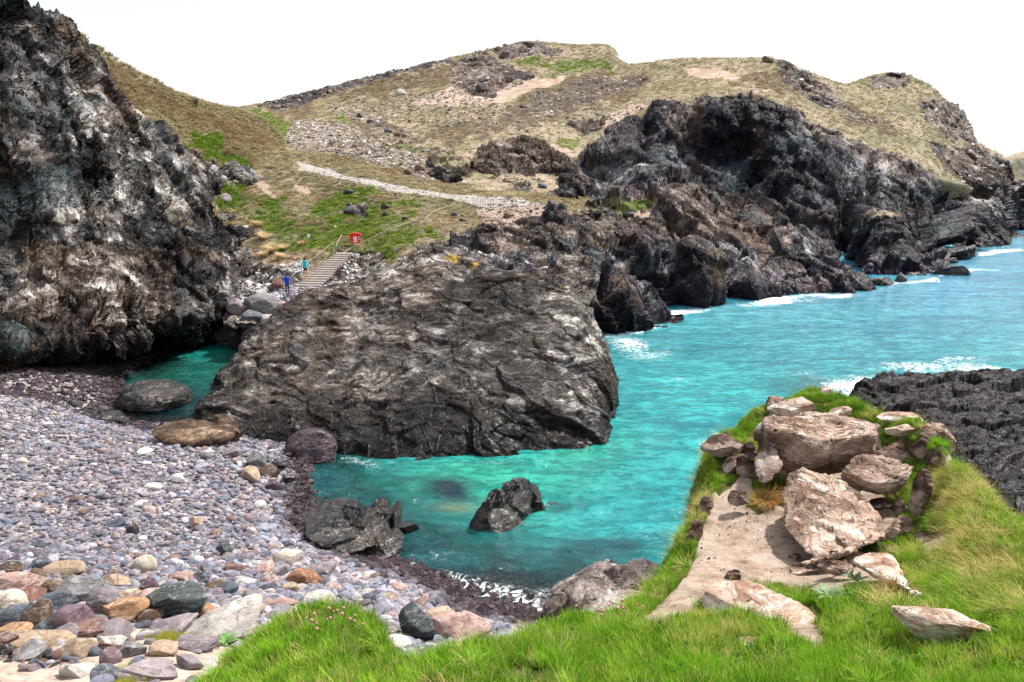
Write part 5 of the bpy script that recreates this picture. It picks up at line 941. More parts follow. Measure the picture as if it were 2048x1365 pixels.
# the largest cobbles one by one
cm = pebble_meshes(m_cob, 8, 3)
LM = [(357,958,'large white cobble'),(306,974,'flat white cobble'),(519,1011,'bright white round cobble'),(502,950,'tan angular boulder'),(392,1047,'tan pointed stone'),(449,1100,'greenish smooth boulder'),(289,1130,'lone cream white boulder'),(575,1118,'cream block'),(611,1158,'rust brown layered rock'),(525,1138,'pale pinkish flat boulder'),(351,1213,'dark split block'),(442,1253,'pale sloping slab'),(253,1222,'orange tan boulder'),(172,1182,'grey domed boulder'),(81,1133,'dark blue stone on the tan slab'),(128,1146,'long tan slab'),(25,1203,'cream yellow boulder'),(802,1178,'salmon-red stone'),(835,1252,'dark wedge-shaped rock'),(918,1262,'broad pinkish boulder'),(624,898,'plum boulder'),(447,862,'squat brown boulder'),(715,1060,'jagged red and grey rock'),(30,900,'far left shingle'),(160,1000,'open left shingle'),(650,1225,'grassy hump'),(362,1160,'pale pink boulder'),(265,1062,'dark pointed stone')]
_used = {}
def near_label(colour, x, y):
    L = sorted(LM, key=lambda q: math.hypot(q[0] - x, (q[1] - y) * 1.5)); 
    for q in L[:4]:
        dx, dy = x - q[0], y - q[1]; h_ = 'left' if dx < 0 else 'right'; where = ('%s of' % h_) if abs(dx) > 2.2 * abs(dy) else (('behind' if dy < 0 else 'in front of') if abs(dy) > 1.2 * abs(dx) else ('behind and %s of' if dy < 0 else 'below and %s of') % h_)
        dd2 = math.hypot(dx, dy); how = 'just' if dd2 < 45 else ('a little' if dd2 < 100 else 'well'); t = '%s cobble %s %s the %s' % (colour, how, where, q[2])
        if t not in _used: break
    _used[t] = 1; return t if len(t.split()) <= 16 else t.replace(' the ', ' ')
kinds = [('grey', [(.27,.26,.28),(.22,.22,.25),(.30,.28,.29)], 'grey sea-rounded cobble, larger than the pebbles of the beach around it'), ('slate', [(.12,.135,.17),(.09,.10,.13)], 'dark blue-grey rounded cobble lying among lighter pebbles'), ('pink', [(.42,.31,.29),(.36,.26,.24)], 'pinkish rounded cobble standing out from the grey pebbles'), ('brown', [(.20,.13,.11),(.24,.17,.13)], 'brown rounded cobble lying on the grey shingle'), ('pale', [(.58,.54,.51),(.52,.47,.42)], 'pale cream cobble standing out brightly from the grey shingle')]
w2 = vis * (BG[..., 2] > .15) * (by > 880) * (by < 1300) * (1 - sandm_) / dist_ ** .6 * (1 + 2.5 * sstep(350, 560, bx) + 1.5 * band)
Pc, ii, jj = pick(BG, w2, 400, r5); cx, cy = proj(Pc); cnt = 0
for i in range(400):
    if cnt >= 290: break
    d = Vector(Pc[i] + [0, 0, .15]) - Vector(CAM)
    if any((BV[n].ray_cast(Vector(CAM), d.normalized(), d.length - .3)[0] is not None) for n in ('fore', 'big')) or not (0 < cx[i] < 2048 and cy[i] < 1360): continue
    wetc = Pc[i, 2] < .6; kd = kinds[r5.choice(5, p=[.4, .2, .17, .15, .08])]; t = np.array(kd[1][r5.integers(len(kd[1]))]) * r5.uniform(.85, 1.15); lb, gp = kd[2], kd[0] + ' cobbles on the beach'
    if wetc: t = t * np.array([.22, .15, .16]); lb, gp = 'dark wet reddish-brown cobble at the water edge of the beach', 'wet cobbles at the water edge'
    s_ = r5.uniform(.30, .52) * (1.15 if cy[i] > 1120 else 1); o = bpy.data.objects.new('cobble', cm[r5.integers(8)]); COL.objects.link(o); o.location = Pc[i] + [0, 0, s_ * .12]; o.rotation_euler = (r5.normal(0, .2), r5.normal(0, .2), r5.uniform(0, 6.28)); o.scale = (s_, s_ * r5.uniform(.8, 1.1), s_ * r5.uniform(.85, 1.2)); o.color = (*t, 1)
    tag(o, near_label({'grey': 'grey rounded', 'slate': 'dark blue-grey', 'pink': 'pinkish', 'brown': 'brown', 'pale': 'pale cream'}[kd[0]] if not wetc else 'dark wet reddish', cx[i], cy[i]), 'cobble', 'cobbles on the beach'); cnt += 1
# dry stone edging at the lower left corner
wl = empty('stone_edging', atz(60, 1330, 6.0)); tag(wl, 'row of dark brown stones edging the sandy ledge at the bottom left corner', 'stone wall'); base = Vector(wl.location)
for row in range(2):
    for j in range(8):
        p = Vector(atz(-8 + j * 21 + row * 9 + r5.uniform(-3, 3), 1300 + row * 25 + (j % 3) * 3 + j * 2.0, 6.0 - row * .05)); s_ = 25 / F * (p - Vector(CAM)).length
        me = stone_mesh('stone', 3, (s_, s_ * 1.1, s_ * r5.uniform(.9, 1.2)), 760 + row * 10 + j, cuts=9, depth=(.5, .8)); o = link('stone', me, m_st, wl, p - base); t = [T['brown'], T['dark'], T['redb'], T['slate']][j % 4]; o.color = (*t, 1)
# ------------------------------------------------ stones strewn over the hillsides
hs = variants('scree_shapes', [(lambda me: (me.materials.append(m_peb), me)[1])(stone_mesh('scree_shape', 3, (1, .8, .7), 800 + i, cuts=10, depth=(.45, .8), rough=.08, strata=.03)) for i in range(6)])
SC = np.array([(.36,.30,.28),(.20,.17,.16),(.50,.45,.43),(.10,.085,.085),(.26,.20,.19)])
def strew(name, G, polys, n, smin, smax, seed, label, tints=SC, warp=14, flat=.7):
    r = np.random.default_rng(seed); w = blur2(maskpoly(G, polys, warp), 2); d = np.linalg.norm(G - CAM, axis=-1)
    P3, ii, jj = pick(G, w, n, r); s_ = smin * (smax / smin) ** (r.random(n) ** 2.2)
    t = tints[r.integers(0, len(tints), n)] * r.uniform(.7, 1.25, (n, 1)); o = scatter(name, P3, np.stack([r.normal(0, .3, n), r.normal(0, .3, n), r.uniform(0, 6.28, n)], 1), s_[:, None] * r.uniform(.7, 1.3, (n, 3)) * [1, 1, flat], t, hs, 6, seed); return tag(o, label)
strew('hill_stones', G_hill, SCREEH + [[(700,200),(900,180),(1100,230),(1300,200),(1250,260),(900,260),(750,240)]], 9000, .3, 1.5, 901, 'scattered broken stones covering bands of the grassy headland slope')
strew('crest_stones', G_hill, ROCKH[:8], 2600, .5, 1.9, 902, 'broken rocks along the skyline of the headland')
strew('valley_stones', G_hill, [[(590,240),(700,262),(790,300),(900,345),(940,372),(860,378),(760,360),(660,345),(600,322),(570,280)]], 6000, .22, 1.2, 903, 'pale stones strewn over the valley floor above the footpath', SC * 1.5)
strew('path_stones', G_bowl, [[(600,335),(700,352),(900,385),(1130,405),(1200,420),(1140,440),(980,415),(860,400),(700,378),(620,355)]], 900, .15, .6, 904, 'small pale stones along both edges of the footpath', SC * 1.6)
strew('clay_stones', G_bowl, CLAY[:1], 800, .2, .8, 905, 'brown stones fallen on the bare orange clay scar', SC * .9)
strew('rubble', G_bowl, [[(570,595),(600,560),(650,530),(700,505),(715,510),(725,545),(745,580),(740,610),(600,625)],[(450,590),(520,545),(575,530),(610,520),(620,530),(580,575),(560,610),(470,625)]], 6500, .2, .7, 906, 'whitish rubble banked on both sides of the wooden steps', np.array([(.78,.78,.78),(.55,.55,.55),(.85,.85,.84),(.30,.30,.31),(.62,.57,.55)]), warp=5)
strew('ledge_stones', G_bowl, [[(1130,425),(1300,408),(1300,440),(1150,450)]], 260, .3, 1.1, 907, 'dark stones on the small green saddle behind the promontory', SC * .6)
strew('cliff_foot_stones', G_left, [[(385,335),(430,335),(520,362),(515,380),(440,372),(395,372)],[(430,410),(470,440),(530,500),(545,545),(500,520)]], 500, .35, 1.5, 908, 'pale blocky stones breaking out of the slope above the cliff', np.array([(.5,.5,.49),(.36,.36,.36),(.24,.24,.25)]))
# boulders one can pick out on the slopes
HL = ['hill', 'knoll', 'bowl', 'left', 'prom']
hb = [(388,207,20,18,'brown','round dark brown boulder on the skyline side of the grassy slope above the left cliff'),(800,186,22,12,'pale','pale blue-grey boulder alone high on the headland slope'),(965,178,30,20,'dark','dark pile-like crag on the upper left of the headland'),(720,232,14,10,'dark','small dark crag at the top end of the rocky line on the slope'),
 (776,262,16,8,'slate','dark slab at the upper end of the curved line of rocks'),(795,270,16,8,'brown','brown rock in the curved line of rocks, next to the dark slab'),(740,243,14,8,'slate','grey rock at the start of the curved line of rocks'),(757,250,12,7,'grey','grey rock between the first two of the curved line of rocks'),
 (1085,372,20,10,'slate','slate rock at the foot of the dark knoll'),(882,344,26,18,'dark','dark boulder in the green gully beside the path'),(840,338,22,14,'redb','reddish boulder just left of the dark gully boulder'),(816,345,18,12,'brown','brown boulder in the pale grass above the path'),
 (697,385,22,9,'dark','dark rock high in the green bank below the path'),(703,422,32,14,'dark','black rock sticking out in the middle of the green bank'),(773,414,22,12,'dark','dark upper rock of the pair right of the middle of the green bank'),(774,428,18,8,'dark','dark lower rock of the pair right of the middle of the green bank'),(810,438,14,8,'dark','small dark rock above the handrail rope in the green bank'),
 (791,390,8,6,'slate','tiny grey rock just under the footpath edge'),(908,430,14,8,'dark','dark stone on the tan bank below the fence stakes'),(926,441,16,7,'dark','second dark stone on the tan bank, lower and right'),(925,432,8,5,'dark','small dark stone between the two on the tan bank'),
 (1018,432,22,12,'brown','brown boulder in the middle of the orange clay scar'),(1005,447,18,9,'tan','tan boulder below the brown one on the clay scar'),(1103,411,22,22,'dark','dark leaning block at the right end of the clay scar'),(1124,418,20,20,'dark','second dark block, right of the leaning one at the clay scar'),(1170,440,22,10,'dark','dark stone at the left end of the small green saddle'),(1207,421,16,9,'dark','dark stone in the middle of the small green saddle'),(1262,432,34,12,'dark','wide dark stone at the right end of the small green saddle'),
 (448,398,26,18,'pgrey','smooth purple-grey boulder resting in the grass beside the cliff edge'),(445,360,20,14,'pale','pale rounded rock of the outcrop above the cliff edge'),(465,352,26,18,'pale','biggest pale rock of the outcrop above the cliff edge'),(492,352,20,14,'pale','pale rock right of the biggest one above the cliff edge'),(508,358,18,12,'slate','grey-green rock at the right end of the outcrop above the cliff edge'),(425,340,22,16,'pale','pale rock at the left end of the outcrop above the cliff edge'),
 (1252,118,16,12,'brown','brown rock at the notch of the headland skyline'),(1060,88,30,10,'brown','knobbly rock on the highest point of the headland'),(1537,120,26,12,'brown','rocky knob on the right-hand part of the skyline'),(1788,150,30,10,'dark','dark flat rock on the round top at the right end of the headland'),(670,455,7,6,'white','small white stone in the green bank above the steps')]
for i, (x, y, w, h, t, lb) in enumerate(hb):
    rock('boulder', x, y, w, h * 1.15, t, HL, 940 + i, lb, 'boulder', 'boulders on the slopes', dr=.8, sub=3, cuts=10, rot=(0, 0, rng.uniform(0, 90)), rough=.08)
# ------------------------------------------------ grass
def tuft_mesh(name, mat, nb, rad, hgt, wid, bend, seed, seg=3, droop=0.0):
    r = np.random.default_rng(seed); V = []; Fc = []; al = []
    for b in range(nb):
        a = r.uniform(0, 6.28); rr = rad * math.sqrt(r.random()); x, y = rr * math.cos(a), rr * math.sin(a); h = hgt * r.uniform(.55, 1.15); la = a + r.normal(0, .7); be = bend * r.uniform(.3, 1.5) * h
        fx, fy = math.cos(la + 1.57), math.sin(la + 1.57); base = len(V)
        for s in range(seg + 1):
            t = s / seg; w = wid * (1 - t) ** .8 * .5 + .0006; cx_, cy_, cz = x + math.cos(la) * be * t ** 1.8, y + math.sin(la) * be * t ** 1.8, h * (t - droop * t ** 3) - .02
            V += [(cx_ - fx * w, cy_ - fy * w, cz), (cx_ + fx * w, cy_ + fy * w, cz)]; al += [t, t]
        for s in range(seg): q = base + 2 * s; Fc.append((q, q + 1, q + 3, q + 2))
    me = mesh_np(name, V, Fc, True); fattr(me, 'along', al); me.materials.append(mat); return me
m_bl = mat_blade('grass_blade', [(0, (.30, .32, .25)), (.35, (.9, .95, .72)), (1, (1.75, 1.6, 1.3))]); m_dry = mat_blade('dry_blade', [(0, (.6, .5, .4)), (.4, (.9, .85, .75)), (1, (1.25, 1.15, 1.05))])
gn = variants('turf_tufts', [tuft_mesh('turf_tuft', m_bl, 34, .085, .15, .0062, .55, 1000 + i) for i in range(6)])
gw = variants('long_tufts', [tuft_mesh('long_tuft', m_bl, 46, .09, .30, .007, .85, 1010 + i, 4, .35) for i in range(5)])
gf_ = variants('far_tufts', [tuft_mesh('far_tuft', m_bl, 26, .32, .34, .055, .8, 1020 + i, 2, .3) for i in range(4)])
GT = np.array([(.115,.25,.02),(.16,.32,.03),(.07,.16,.014),(.24,.36,.05),(.34,.35,.11)])
DT = np.array([(.45,.36,.20),(.36,.27,.14),(.28,.25,.09),(.52,.43,.27)])
FX, FY = proj(G_f); fz = G_f[..., 2]; cosn = np.abs(gnormals(G_f)[..., 2])
_tv = []; _tf = []; _n = 0
for o_ in list(bpy.data.objects):
    if o_.name.startswith('outcrop_rock'):
        c_ = np.array([v.co[:] for v in o_.data.vertices]) + np.array(o_.location[:]); _tv.append(c_); _tf += [tuple(a + _n for a in q.vertices) for q in o_.data.polygons]; _n += len(c_)
BV['rocks'] = BVHTree.FromPolygons([tuple(v) for v in np.vstack(_tv)], _tf)
def clear_of(P3, d): return np.array([BV['rocks'].find_nearest(Vector(p), d)[0] is None for p in P3])
def tn(P3, base, dry, p, seed):
    r = np.random.default_rng(seed); n = len(P3); c = fbm(P3 * 1.1, 3, seed); t = base[np.clip(((c + .5) * 2.5 + r.normal(0, .9, n) + 1).astype(int), 0, len(base) - 1)]
    dm = r.random(n) < p; t = np.where(dm[:, None], dry[r.integers(0, len(dry), n)], t); return t * r.uniform(.75, 1.3, (n, 1))
def align(Nr, n, r, k_=.5):
    """tilt of each tuft half way to the slope"""
    return np.stack([-Nr[:, 1] * k_ + r.normal(0, .12, n), Nr[:, 0] * k_ + r.normal(0, .12, n), r.uniform(0, .01, n)], 1)
r6 = np.random.default_rng(66); Nf = gnormals(G_f); Nf *= np.sign(Nf[..., 2:3] + 1e-6)
view = (FX > -60) & (FX < 2110) & (FY < 1400) & (FY > 700)
DRYP = [[(1800,1060),(1960,1060),(2050,1120),(2050,1240),(1960,1210),(1880,1140)],[(1850,940),(1960,960),(1960,1040),(1880,1060),(1850,1000)],[(1740,1160),(1830,1200),(1830,1240),(1740,1230)],[(1500,985),(1570,1000),(1560,1030),(1500,1030)],[(1400,1000),(1440,1000),(1400,1120),(1360,1130)]]
dryf = blur2(maskpoly(G_f, DRYP, 20), 4); nog = blur2(F_path, 1)
short = view * (.15 + .85 * sstep(-.42, -.2, fbm(G_f * 1.6, 3, 404))) * np.clip(1 - 1.6 * nog, 0, 1) * (1 - .45 * dryf) * ((cosn > .25) * 1.0)
Pg, ii, jj = pick(G_f, short, 21000, r6); ok = clear_of(Pg, .10); Pg, ii, jj = Pg[ok], ii[ok], jj[ok]
sc1 = r6.uniform(.5, 1.0, (len(Pg), 1)) * np.array([[1, 1, 1]]) * np.where((FX[ii, jj] > 1240) & (FY[ii, jj] < 1210) & (FX[ii, jj] < 1800), .62, .95)[:, None]
rt = align(Nf[ii, jj], len(Pg), r6); rt[:, 2] = r6.uniform(0, 6.28, len(Pg)) * 0; rt[:, 2] = r6.uniform(-3, 3, len(Pg))
rt = rt * np.array([.6, .6, 1]); tag(scatter('turf_grass', Pg, rt, sc1, tn(Pg, GT, DT, .09, 5), gn, 6, 2), 'bright green turf growing over the ledge and the outcrop')
longw = view * np.clip(1 - 1.8 * nog, 0, 1) * (.05 + dryf + .75 * (FX > 1700) * (FY < 1280) + .22 * ((FX > 1240) & (FX < 1460) & (FY < 1240))) * (cosn > .12)
Pg, ii, jj = pick(G_f, longw, 5200, r6); ok = clear_of(Pg, .22); Pg, ii, jj = Pg[ok], ii[ok], jj[ok]; dd_ = dryf[ii, jj]
tt = tn(Pg, GT * .85, DT, .20, 6); dmask = (r6.random(len(Pg)) < dd_ * .45); tt = np.where(dmask[:, None], DT[r6.integers(0, 4, len(Pg))], tt)
rt = np.stack([r6.normal(.15, .25, len(Pg)), r6.normal(-.1, .25, len(Pg)), r6.uniform(-3, 3, len(Pg))], 1)
tag(scatter('long_grass', Pg, rt, r6.uniform(.42, .78, (len(Pg), 1)) * np.ones(3), tt, gw, 5, 3), 'long wind-combed green and straw grass on the right flank of the outcrop')
# tussocks on the far slopes
def slopegrass(name, G, attrs, n, s0, s1, seed, label, extra=None, green_only=False, dry_only=False):
    r = np.random.default_rng(seed); w = np.clip(attrs['turf'] - attrs['soil'] - attrs.get('gravel', 0), 0, 1) ** 2 * (np.abs(gnormals(G)[..., 2]) > .3); x, y = proj(G); w = w * ((x > -20) & (x < 2070) & (y > -20))
    if extra is not None: w = w * extra
    P3, ii, jj = pick(G, w, n, r); g_ = attrs['green'][ii, jj] + .35 * fbm(P3 * .15, 3, seed) > .42
    tg = np.array([(.09,.19,.02),(.14,.25,.03),(.24,.29,.07)])[r.integers(0, 3, n)]; td = np.array([(.39,.325,.25),(.30,.27,.195),(.20,.195,.13),(.47,.41,.335)])[r.integers(0, 4, n)]
    th = np.array([(.33,.235,.18),(.42,.32,.26),(.22,.155,.12),(.34,.27,.18)])[r.integers(0, 4, n)]; hm = (attrs['heath'][ii, jj] > .35) & (r.random(n) < .85) if 'heath' in attrs else np.zeros(n, bool); t = np.where(hm[:, None], th, np.where(g_[:, None], tg, td)) * r.uniform(.75, 1.2, (n, 1)); d = np.linalg.norm(P3 - CAM, axis=1)
    o = scatter(name, P3, np.stack([r.normal(0, .2, n), r.normal(0, .2, n), r.uniform(0, 6.28, n)], 1), (r.uniform(s0, s1, n) * (d / 100) ** .6)[:, None] * np.array([[1.0, 1.0, .6]]), t, gf_, 4, seed); return tag(o, label)
slopegrass('slope_grass', G_hill, hill_attrs, 30000, .4, 1.15, 21, 'dry straw-coloured and olive grass tussocks covering the headland')
slopegrass('hillside_grass', G_left, dict(turf=1 - rk, heath=blur2(maskpoly(G_left, LHE, 12), 3), green=.7 * blur2(maskpoly(G_left, LGR, 24), 8), soil=blur2(maskpoly(G_left, LSOIL, 8), 2)), 18000, .6, 1.5, 22, 'straw-coloured and green tussocks on the slope above the left cliff')
slopegrass('bank_grass', G_bowl, dict(turf=1 - rb, gravel=pb, heath=.6 * (fbm(G_bowl * .2, 3, 5) > .12), green=.12 + .62 * gb + .75 * gb * fbm(G_bowl * .25, 4, 88), soil=np.maximum(cb, pb)), 14000, .5, 1.3, 23, 'green and straw tussocks on the bank around the wooden steps')
# big straw tussocks above the rubble, left of the steps
m_tk = mat_blade('straw_blade', [(0, (.5, .42, .33)), (.5, (.95, .85, .72)), (1, (1.3, 1.2, 1.1))], 'obj')
tk = [tuft_mesh('tussock', m_tk, 420, .6, 2.2, .05, .55, 1040 + i, 4, .45) for i in range(3)]
for i, (x, y, s_, lb) in enumerate([(545,505,.62,'large drooping straw tussock left of the person in teal'),(525,480,.55,'straw tussock above the largest drooping one'),(560,520,.5,'straw tussock just above the rubble left of the steps'),(515,455,.5,'straw tussock near the cliff edge, highest of the row'),(603,492,.36,'small straw tussock beside the small white sign'),(530,515,.5,'straw tussock tucked against the cliff left of the largest'),(570,500,.4,'lower right straw tussock of the row above the rubble')]):
    r_ = hit(x, y, FO)
    if r_: o = bpy.data.objects.new('grass_tussock', tk[i % 3]); COL.objects.link(o); o.location = r_[0]; o.rotation_euler = (0.25, 0, i); o.scale = (s_,) * 3; o.color = (.74, .64, .47, 1); tag(o, lb, 'tussock', 'straw tussocks beside the steps')
# brown tussocks on the outcrop
for i, (x, y, s_, c_, lb) in enumerate([(1535,1012,.19,(.42,.24,.10),'rusty brown tussock curling over the top of the sandy path'),(1790,1200,.17,(.34,.25,.12),'brown tussock hanging below the curved pale rock'),(1548,985,.26,(.12,.17,.03),'dark green tussock between the reddish rock and the leaning block'),(1735,905,.16,(.14,.2,.03),'small green tussock at the right end of the flat-topped slab')]):
    r_ = hit(x, y, FR)
    if r_: o = bpy.data.objects.new('grass_tussock', tk[i % 3]); COL.objects.link(o); o.location = r_[0]; o.rotation_euler = (0.2, -.2, i); o.scale = (s_, s_, s_ * .8); o.color = (*c_, 1); tag(o, lb, 'tussock', 'tussocks on the near outcrop')
gp_, _i, _j = pick(G_f, F_path * (FY > 950) * (FY < 1300) * (.25 + 1.0 * (fbm(G_f * 1.2, 3, 91) > .05)) * ((FX < 1700) & (FX > 1250)), 1500, r6)
_g = .012 * np.exp(r6.normal(0, .5, 1500)); tag(scatter('path_grit', gp_, r6.uniform(0, 6, (1500, 3)), _g[:, None] * 2 * np.array([[1, .8, .5]]), np.array([(.10,.08,.075),(.20,.15,.12),(.45,.38,.32)])[r6.integers(0, 3, 1500)], hs, 6, 12), 'small dark and buff stones trodden into the sandy path')
# thrift flowers and a thistle rosette
m_stem = mat_plain('flower_stem', (.16, .19, .06)); m_head = mat_plain('thrift_head', (.55, .24, .26), .9)
FS = mesh_np('stem', *(lambda v: (v, np.array([(0,1,3,2),(2,3,5,4)])))(np.array([(-.002,0,0),(.002,0,0),(-.002,.01,.08),(.002,.01,.08),(-.0015,.012,.15),(.0015,.012,.15)]))); hv, hf = ico(2); FH = mesh_np('head', hv * [.016, .016, .013] + [0, .012, .155], hf)
for j in range(44):
    x, y = (r6.normal(1215, 28), r6.normal(1240, 12)) if j < 16 else ((r6.normal(1250, 22), r6.uniform(1222, 1270)) if j < 28 else (r6.uniform(610, 745), r6.uniform(1240, 1290)))
    r_ = hit(x, y, FR)
    if not r_: continue
    t_ = empty('thrift_flower', r_[0], r6.uniform(0, 6)); s_ = r6.uniform(.6, 1.0); t_.scale = (s_, s_, s_ * 1.3); t_.rotation_euler = (r6.normal(0, .2), r6.normal(0, .2), r6.uniform(0, 6)); link('stem', FS, m_stem, t_); link('head', FH, m_head, t_)
    tag(t_, 'small pink thrift flower at the grassy rim left of the sandy path' if j < 28 else 'small faded thrift flower on the round grassy hump', 'flower', 'thrift flowers by the path' if j < 28 else 'thrift flowers on the grassy hump')
def rosette(name, x, y, s_, on, col, label):
    r_ = hit(x, y, on)
    if not r_: return
    t_ = empty(name, r_[0]); m = mat_plain(name + '_leaf', col, .6)
    me = mesh_np('leaf', np.array([(0,0,0),(.05,-.02,.03),(.05,.02,.03),(.12,-.03,.05),(.12,.03,.05),(.2,0,.03)]), np.array([(0,1,2,2),(1,3,4,2),(3,5,5,4)])[:, :]) if False else None
    v = np.array([(0,-.008,0),(0,.008,0),(.07,-.026,.035),(.07,.026,.035),(.14,-.02,.045),(.14,.02,.045),(.2,-.002,.025),(.2,.002,.025)]); me = mesh_np('leaf', v, np.array([(0,2,3,1),(2,4,5,3),(4,6,7,5)])); me.materials.append(m)
    for a in range(13):
        o = link('leaf', me, None, t_); o.rotation_euler = (0, -.15 - .5 * (a % 3) / 3, a * 2.4); o.scale = (s_ * (1 - .2 * (a % 3)),) * 3
    t_.location.z += .03; tag(t_, label, 'plant')
rosette('thistle_rosette', 1663, 1203, 1.2, FR, (.07, .16, .05), 'spiky green leaf rosette in the turf below the cracked pinkish rock')
rosette('thistle_rosette', 1712, 1168, .9, FR, (.16, .24, .12), 'pale green leaf rosette above the spiky one')
rosette('leafy_plant', 452, 1292, 1.6, BE, (.10, .22, .04), 'low green leafy plant at the foot of the pale sloping slab')
pg_, _i, _j = pick(BG, (vis * blur2(maskpoly(BG, [[(295,1275),(340,1262),(400,1275),(400,1295),(340,1300),(300,1290)],[(235,1340),(260,1330),(255,1380),(225,1400)]], 8), 1)), 420, r6)
tag(scatter('moss_grass', pg_, np.stack([r6.normal(0, .3, 420), r6.normal(0, .3, 420), r6.uniform(0, 6, 420)], 1), np.full((420, 3), .75), np.array([(.26,.27,.05)]) * r6.uniform(.7, 1.3, (420, 1)), gn, 6, 9), 'yellow-green patch of short turf on the sandy ledge at the lower left')
wp_, _i, _j = pick(G_f, view * (1 - nog) * (FY > 1180), 520, r6)
def weed(nm, seed, m):
    r = np.random.default_rng(seed); V = []; Q = []; al = []
    for a in range(9):
        an = a * 2.4 + r.uniform(-.3, .3); L_ = r.uniform(.05, .085); wd = L_ * .24; c_, s_ = math.cos(an), math.sin(an); b_ = len(V)
        for t, w in ((0, .2), (.4, 1), (.75, .85), (1, .1)):
            for sg_ in (-1, 1): V.append((c_ * L_ * t - s_ * wd * w * sg_, s_ * L_ * t + c_ * wd * w * sg_, .02 + L_ * .7 * math.sin(t * 2.2))); al.append(.4 + .4 * t)
        for k_ in range(3): Q.append((b_ + 2 * k_, b_ + 2 * k_ + 1, b_ + 2 * k_ + 3, b_ + 2 * k_ + 2))
    me = mesh_np(nm, V, Q); fattr(me, 'along', al); me.materials.append(m); return me
wv_ = variants('weed_shapes', [weed('weed_shape', 1100 + i, m_bl) for i in range(4)])
wp_[:, 2] += .06; tag(scatter('leafy_weeds', wp_, np.stack([r6.normal(0, .25, 520), r6.normal(0, .25, 520), r6.uniform(0, 6, 520)], 1), r6.uniform(.3, .7, (520, 1)) * np.ones(3), np.array([(.05,.13,.02),(.08,.18,.03),(.12,.20,.04)])[r6.integers(0, 3, 520)], wv_, 4, 14), 'small broad-leaved weeds scattered through the turf of the ledge')
# ------------------------------------------------ steps, handrails, signs, people
m_wood = mat_plain('weathered_wood', (.42, .36, .32), .85, .2, 5, .4); m_tread = mat_plain('step_tread', (.66, .60, .56), .9, .2, 4, .35); m_rail = mat_plain('rail_metal', (.45, .47, .46), .5); m_rope = mat_plain('rail_wood', (.34, .31, .20), .8)
def box(name, dims, mat, parent, loc, rot=(0, 0, 0), bev=.02):
    bm = bmesh.new(); bmesh.ops.create_cube(bm, size=1.0); bmesh.ops.scale(bm, vec=dims, verts=bm.verts)
    if bev: bmesh.ops.bevel(bm, geom=bm.edges[:], offset=min(bev, min(dims) * .3), segments=1, affect='EDGES')
    me = bpy.data.meshes.new(name); bm.to_mesh(me); bm.free(); o = link(name, me, mat, parent, loc); o.rotation_euler = rot; return o
def tube(name, a, b, r, mat, parent, n=8):
    a, b = Vector(a), Vector(b); d = b - a; bm = bmesh.new(); bmesh.ops.create_cone(bm, cap_ends=True, segments=n, radius1=r, radius2=r, depth=d.length)
    me = bpy.data.meshes.new(name); bm.to_mesh(me); bm.free(); o = link(name, me, mat, parent, (a + b) / 2); o.rotation_euler = d.to_track_quat('Z', 'Y').to_euler(); return o
S0 = Vector(at(596, 592, 66.0)); S1 = Vector(at(686, 508, 73.5)); st_ = empty('wooden_steps', S0); tag(st_, 'straight flight of wooden-edged steps climbing from the beach between banks of pale rubble', 'steps')
dv = S1 - S0; yaw = math.atan2(-dv.x, dv.y) * .35; NS = 19
for j in range(NS):
    c = dv * (j / (NS - 1)); w_ = 2.3 - .8 * j / NS + .12 * math.sin(j * 7.3)
    box('tread', (w_, .52, .12), m_tread, st_, c + Vector((0, .26, -.02)), (0, 0, yaw)); box('riser', (w_ + .1, .07, .24), m_wood, st_, c + Vector((0, -.03, -.06)), (0, 0, yaw))
def railing(name, pts, hgt, r, m, label, every=1):
    """posts on the ground at picture points with a rail from head to head"""
    W = []
    for (x, y) in pts:
        r_ = hit(x, y, FO + ['prom'])
        if r_: W.append(r_[0])
    t_ = empty(name, W[0]); b0 = W[0]; tag(t_, label, 'handrail')
    for p in W: tube('post', p - b0 + Vector((0, 0, -.3)), p - b0 + Vector((0, 0, hgt)), r * 1.3, m, t_)
    for a, b in zip(W[:-1], W[1:]): tube('rail', a - b0 + Vector((0, 0, hgt - .02)), b - b0 + Vector((0, 0, hgt - .02)), r, m, t_)
    return t_
def railing_w(name, a, b, n, hgt, r, m, label):
    t_ = empty(name, a); tag(t_, label, 'handrail'); d = Vector(b) - Vector(a)
    for j in range(n): q = d * (j / (n - 1)); tube('post', q + Vector((0, 0, -.3)), q + Vector((0, 0, hgt)), r * 1.2, m, t_)
    tube('rail', Vector((0, 0, hgt)), d + Vector((0, 0, hgt)), r, m, t_)
left = Vector((-1.25, 0, 0)); railing_w('handrail', S0 + left + dv * .18, S0 + left + dv * .60, 3, .95, .022, m_rail, 'pale metal handrail along the lower left side of the steps')
railing_w('handrail', S0 + left * .9 + dv * .68, S0 + left * .75 + dv * 1.02, 3, .95, .026, m_rope, 'wooden handrail along the upper left side of the steps')
railing('handrail', [(673,515),(684,492)], 1.1, .035, m_rope, 'short handrail turning uphill above the top of the steps')
railing('handrail', [(682,520),(700,508),(737,489),(765,475),(796,462),(825,452)], .5, .035, m_rope, 'long low wooden rail climbing right from the top of the steps past the red cabinet')
railing('handrail', [(850,450),(865,432),(890,424),(920,416)], .5, .03, m_rope, 'upper low rail leading along the bank towards the clay scar')
bt = Vector(hit(946, 411, ['bowl'])[0]); fe = empty('stake_fence', bt); tag(fe, 'short row of white wooden stakes at the path edge above the clay scar', 'fence')
for j in range(8): tube('stake', Vector((j * .28, 0, -.2)), Vector((j * .28, 0, .75 + .1 * (j % 3))), .045, mat_plain('pale_stake', (.6, .56, .52), .8) if j == 0 else bpy.data.materials['pale_stake'], fe, 6)
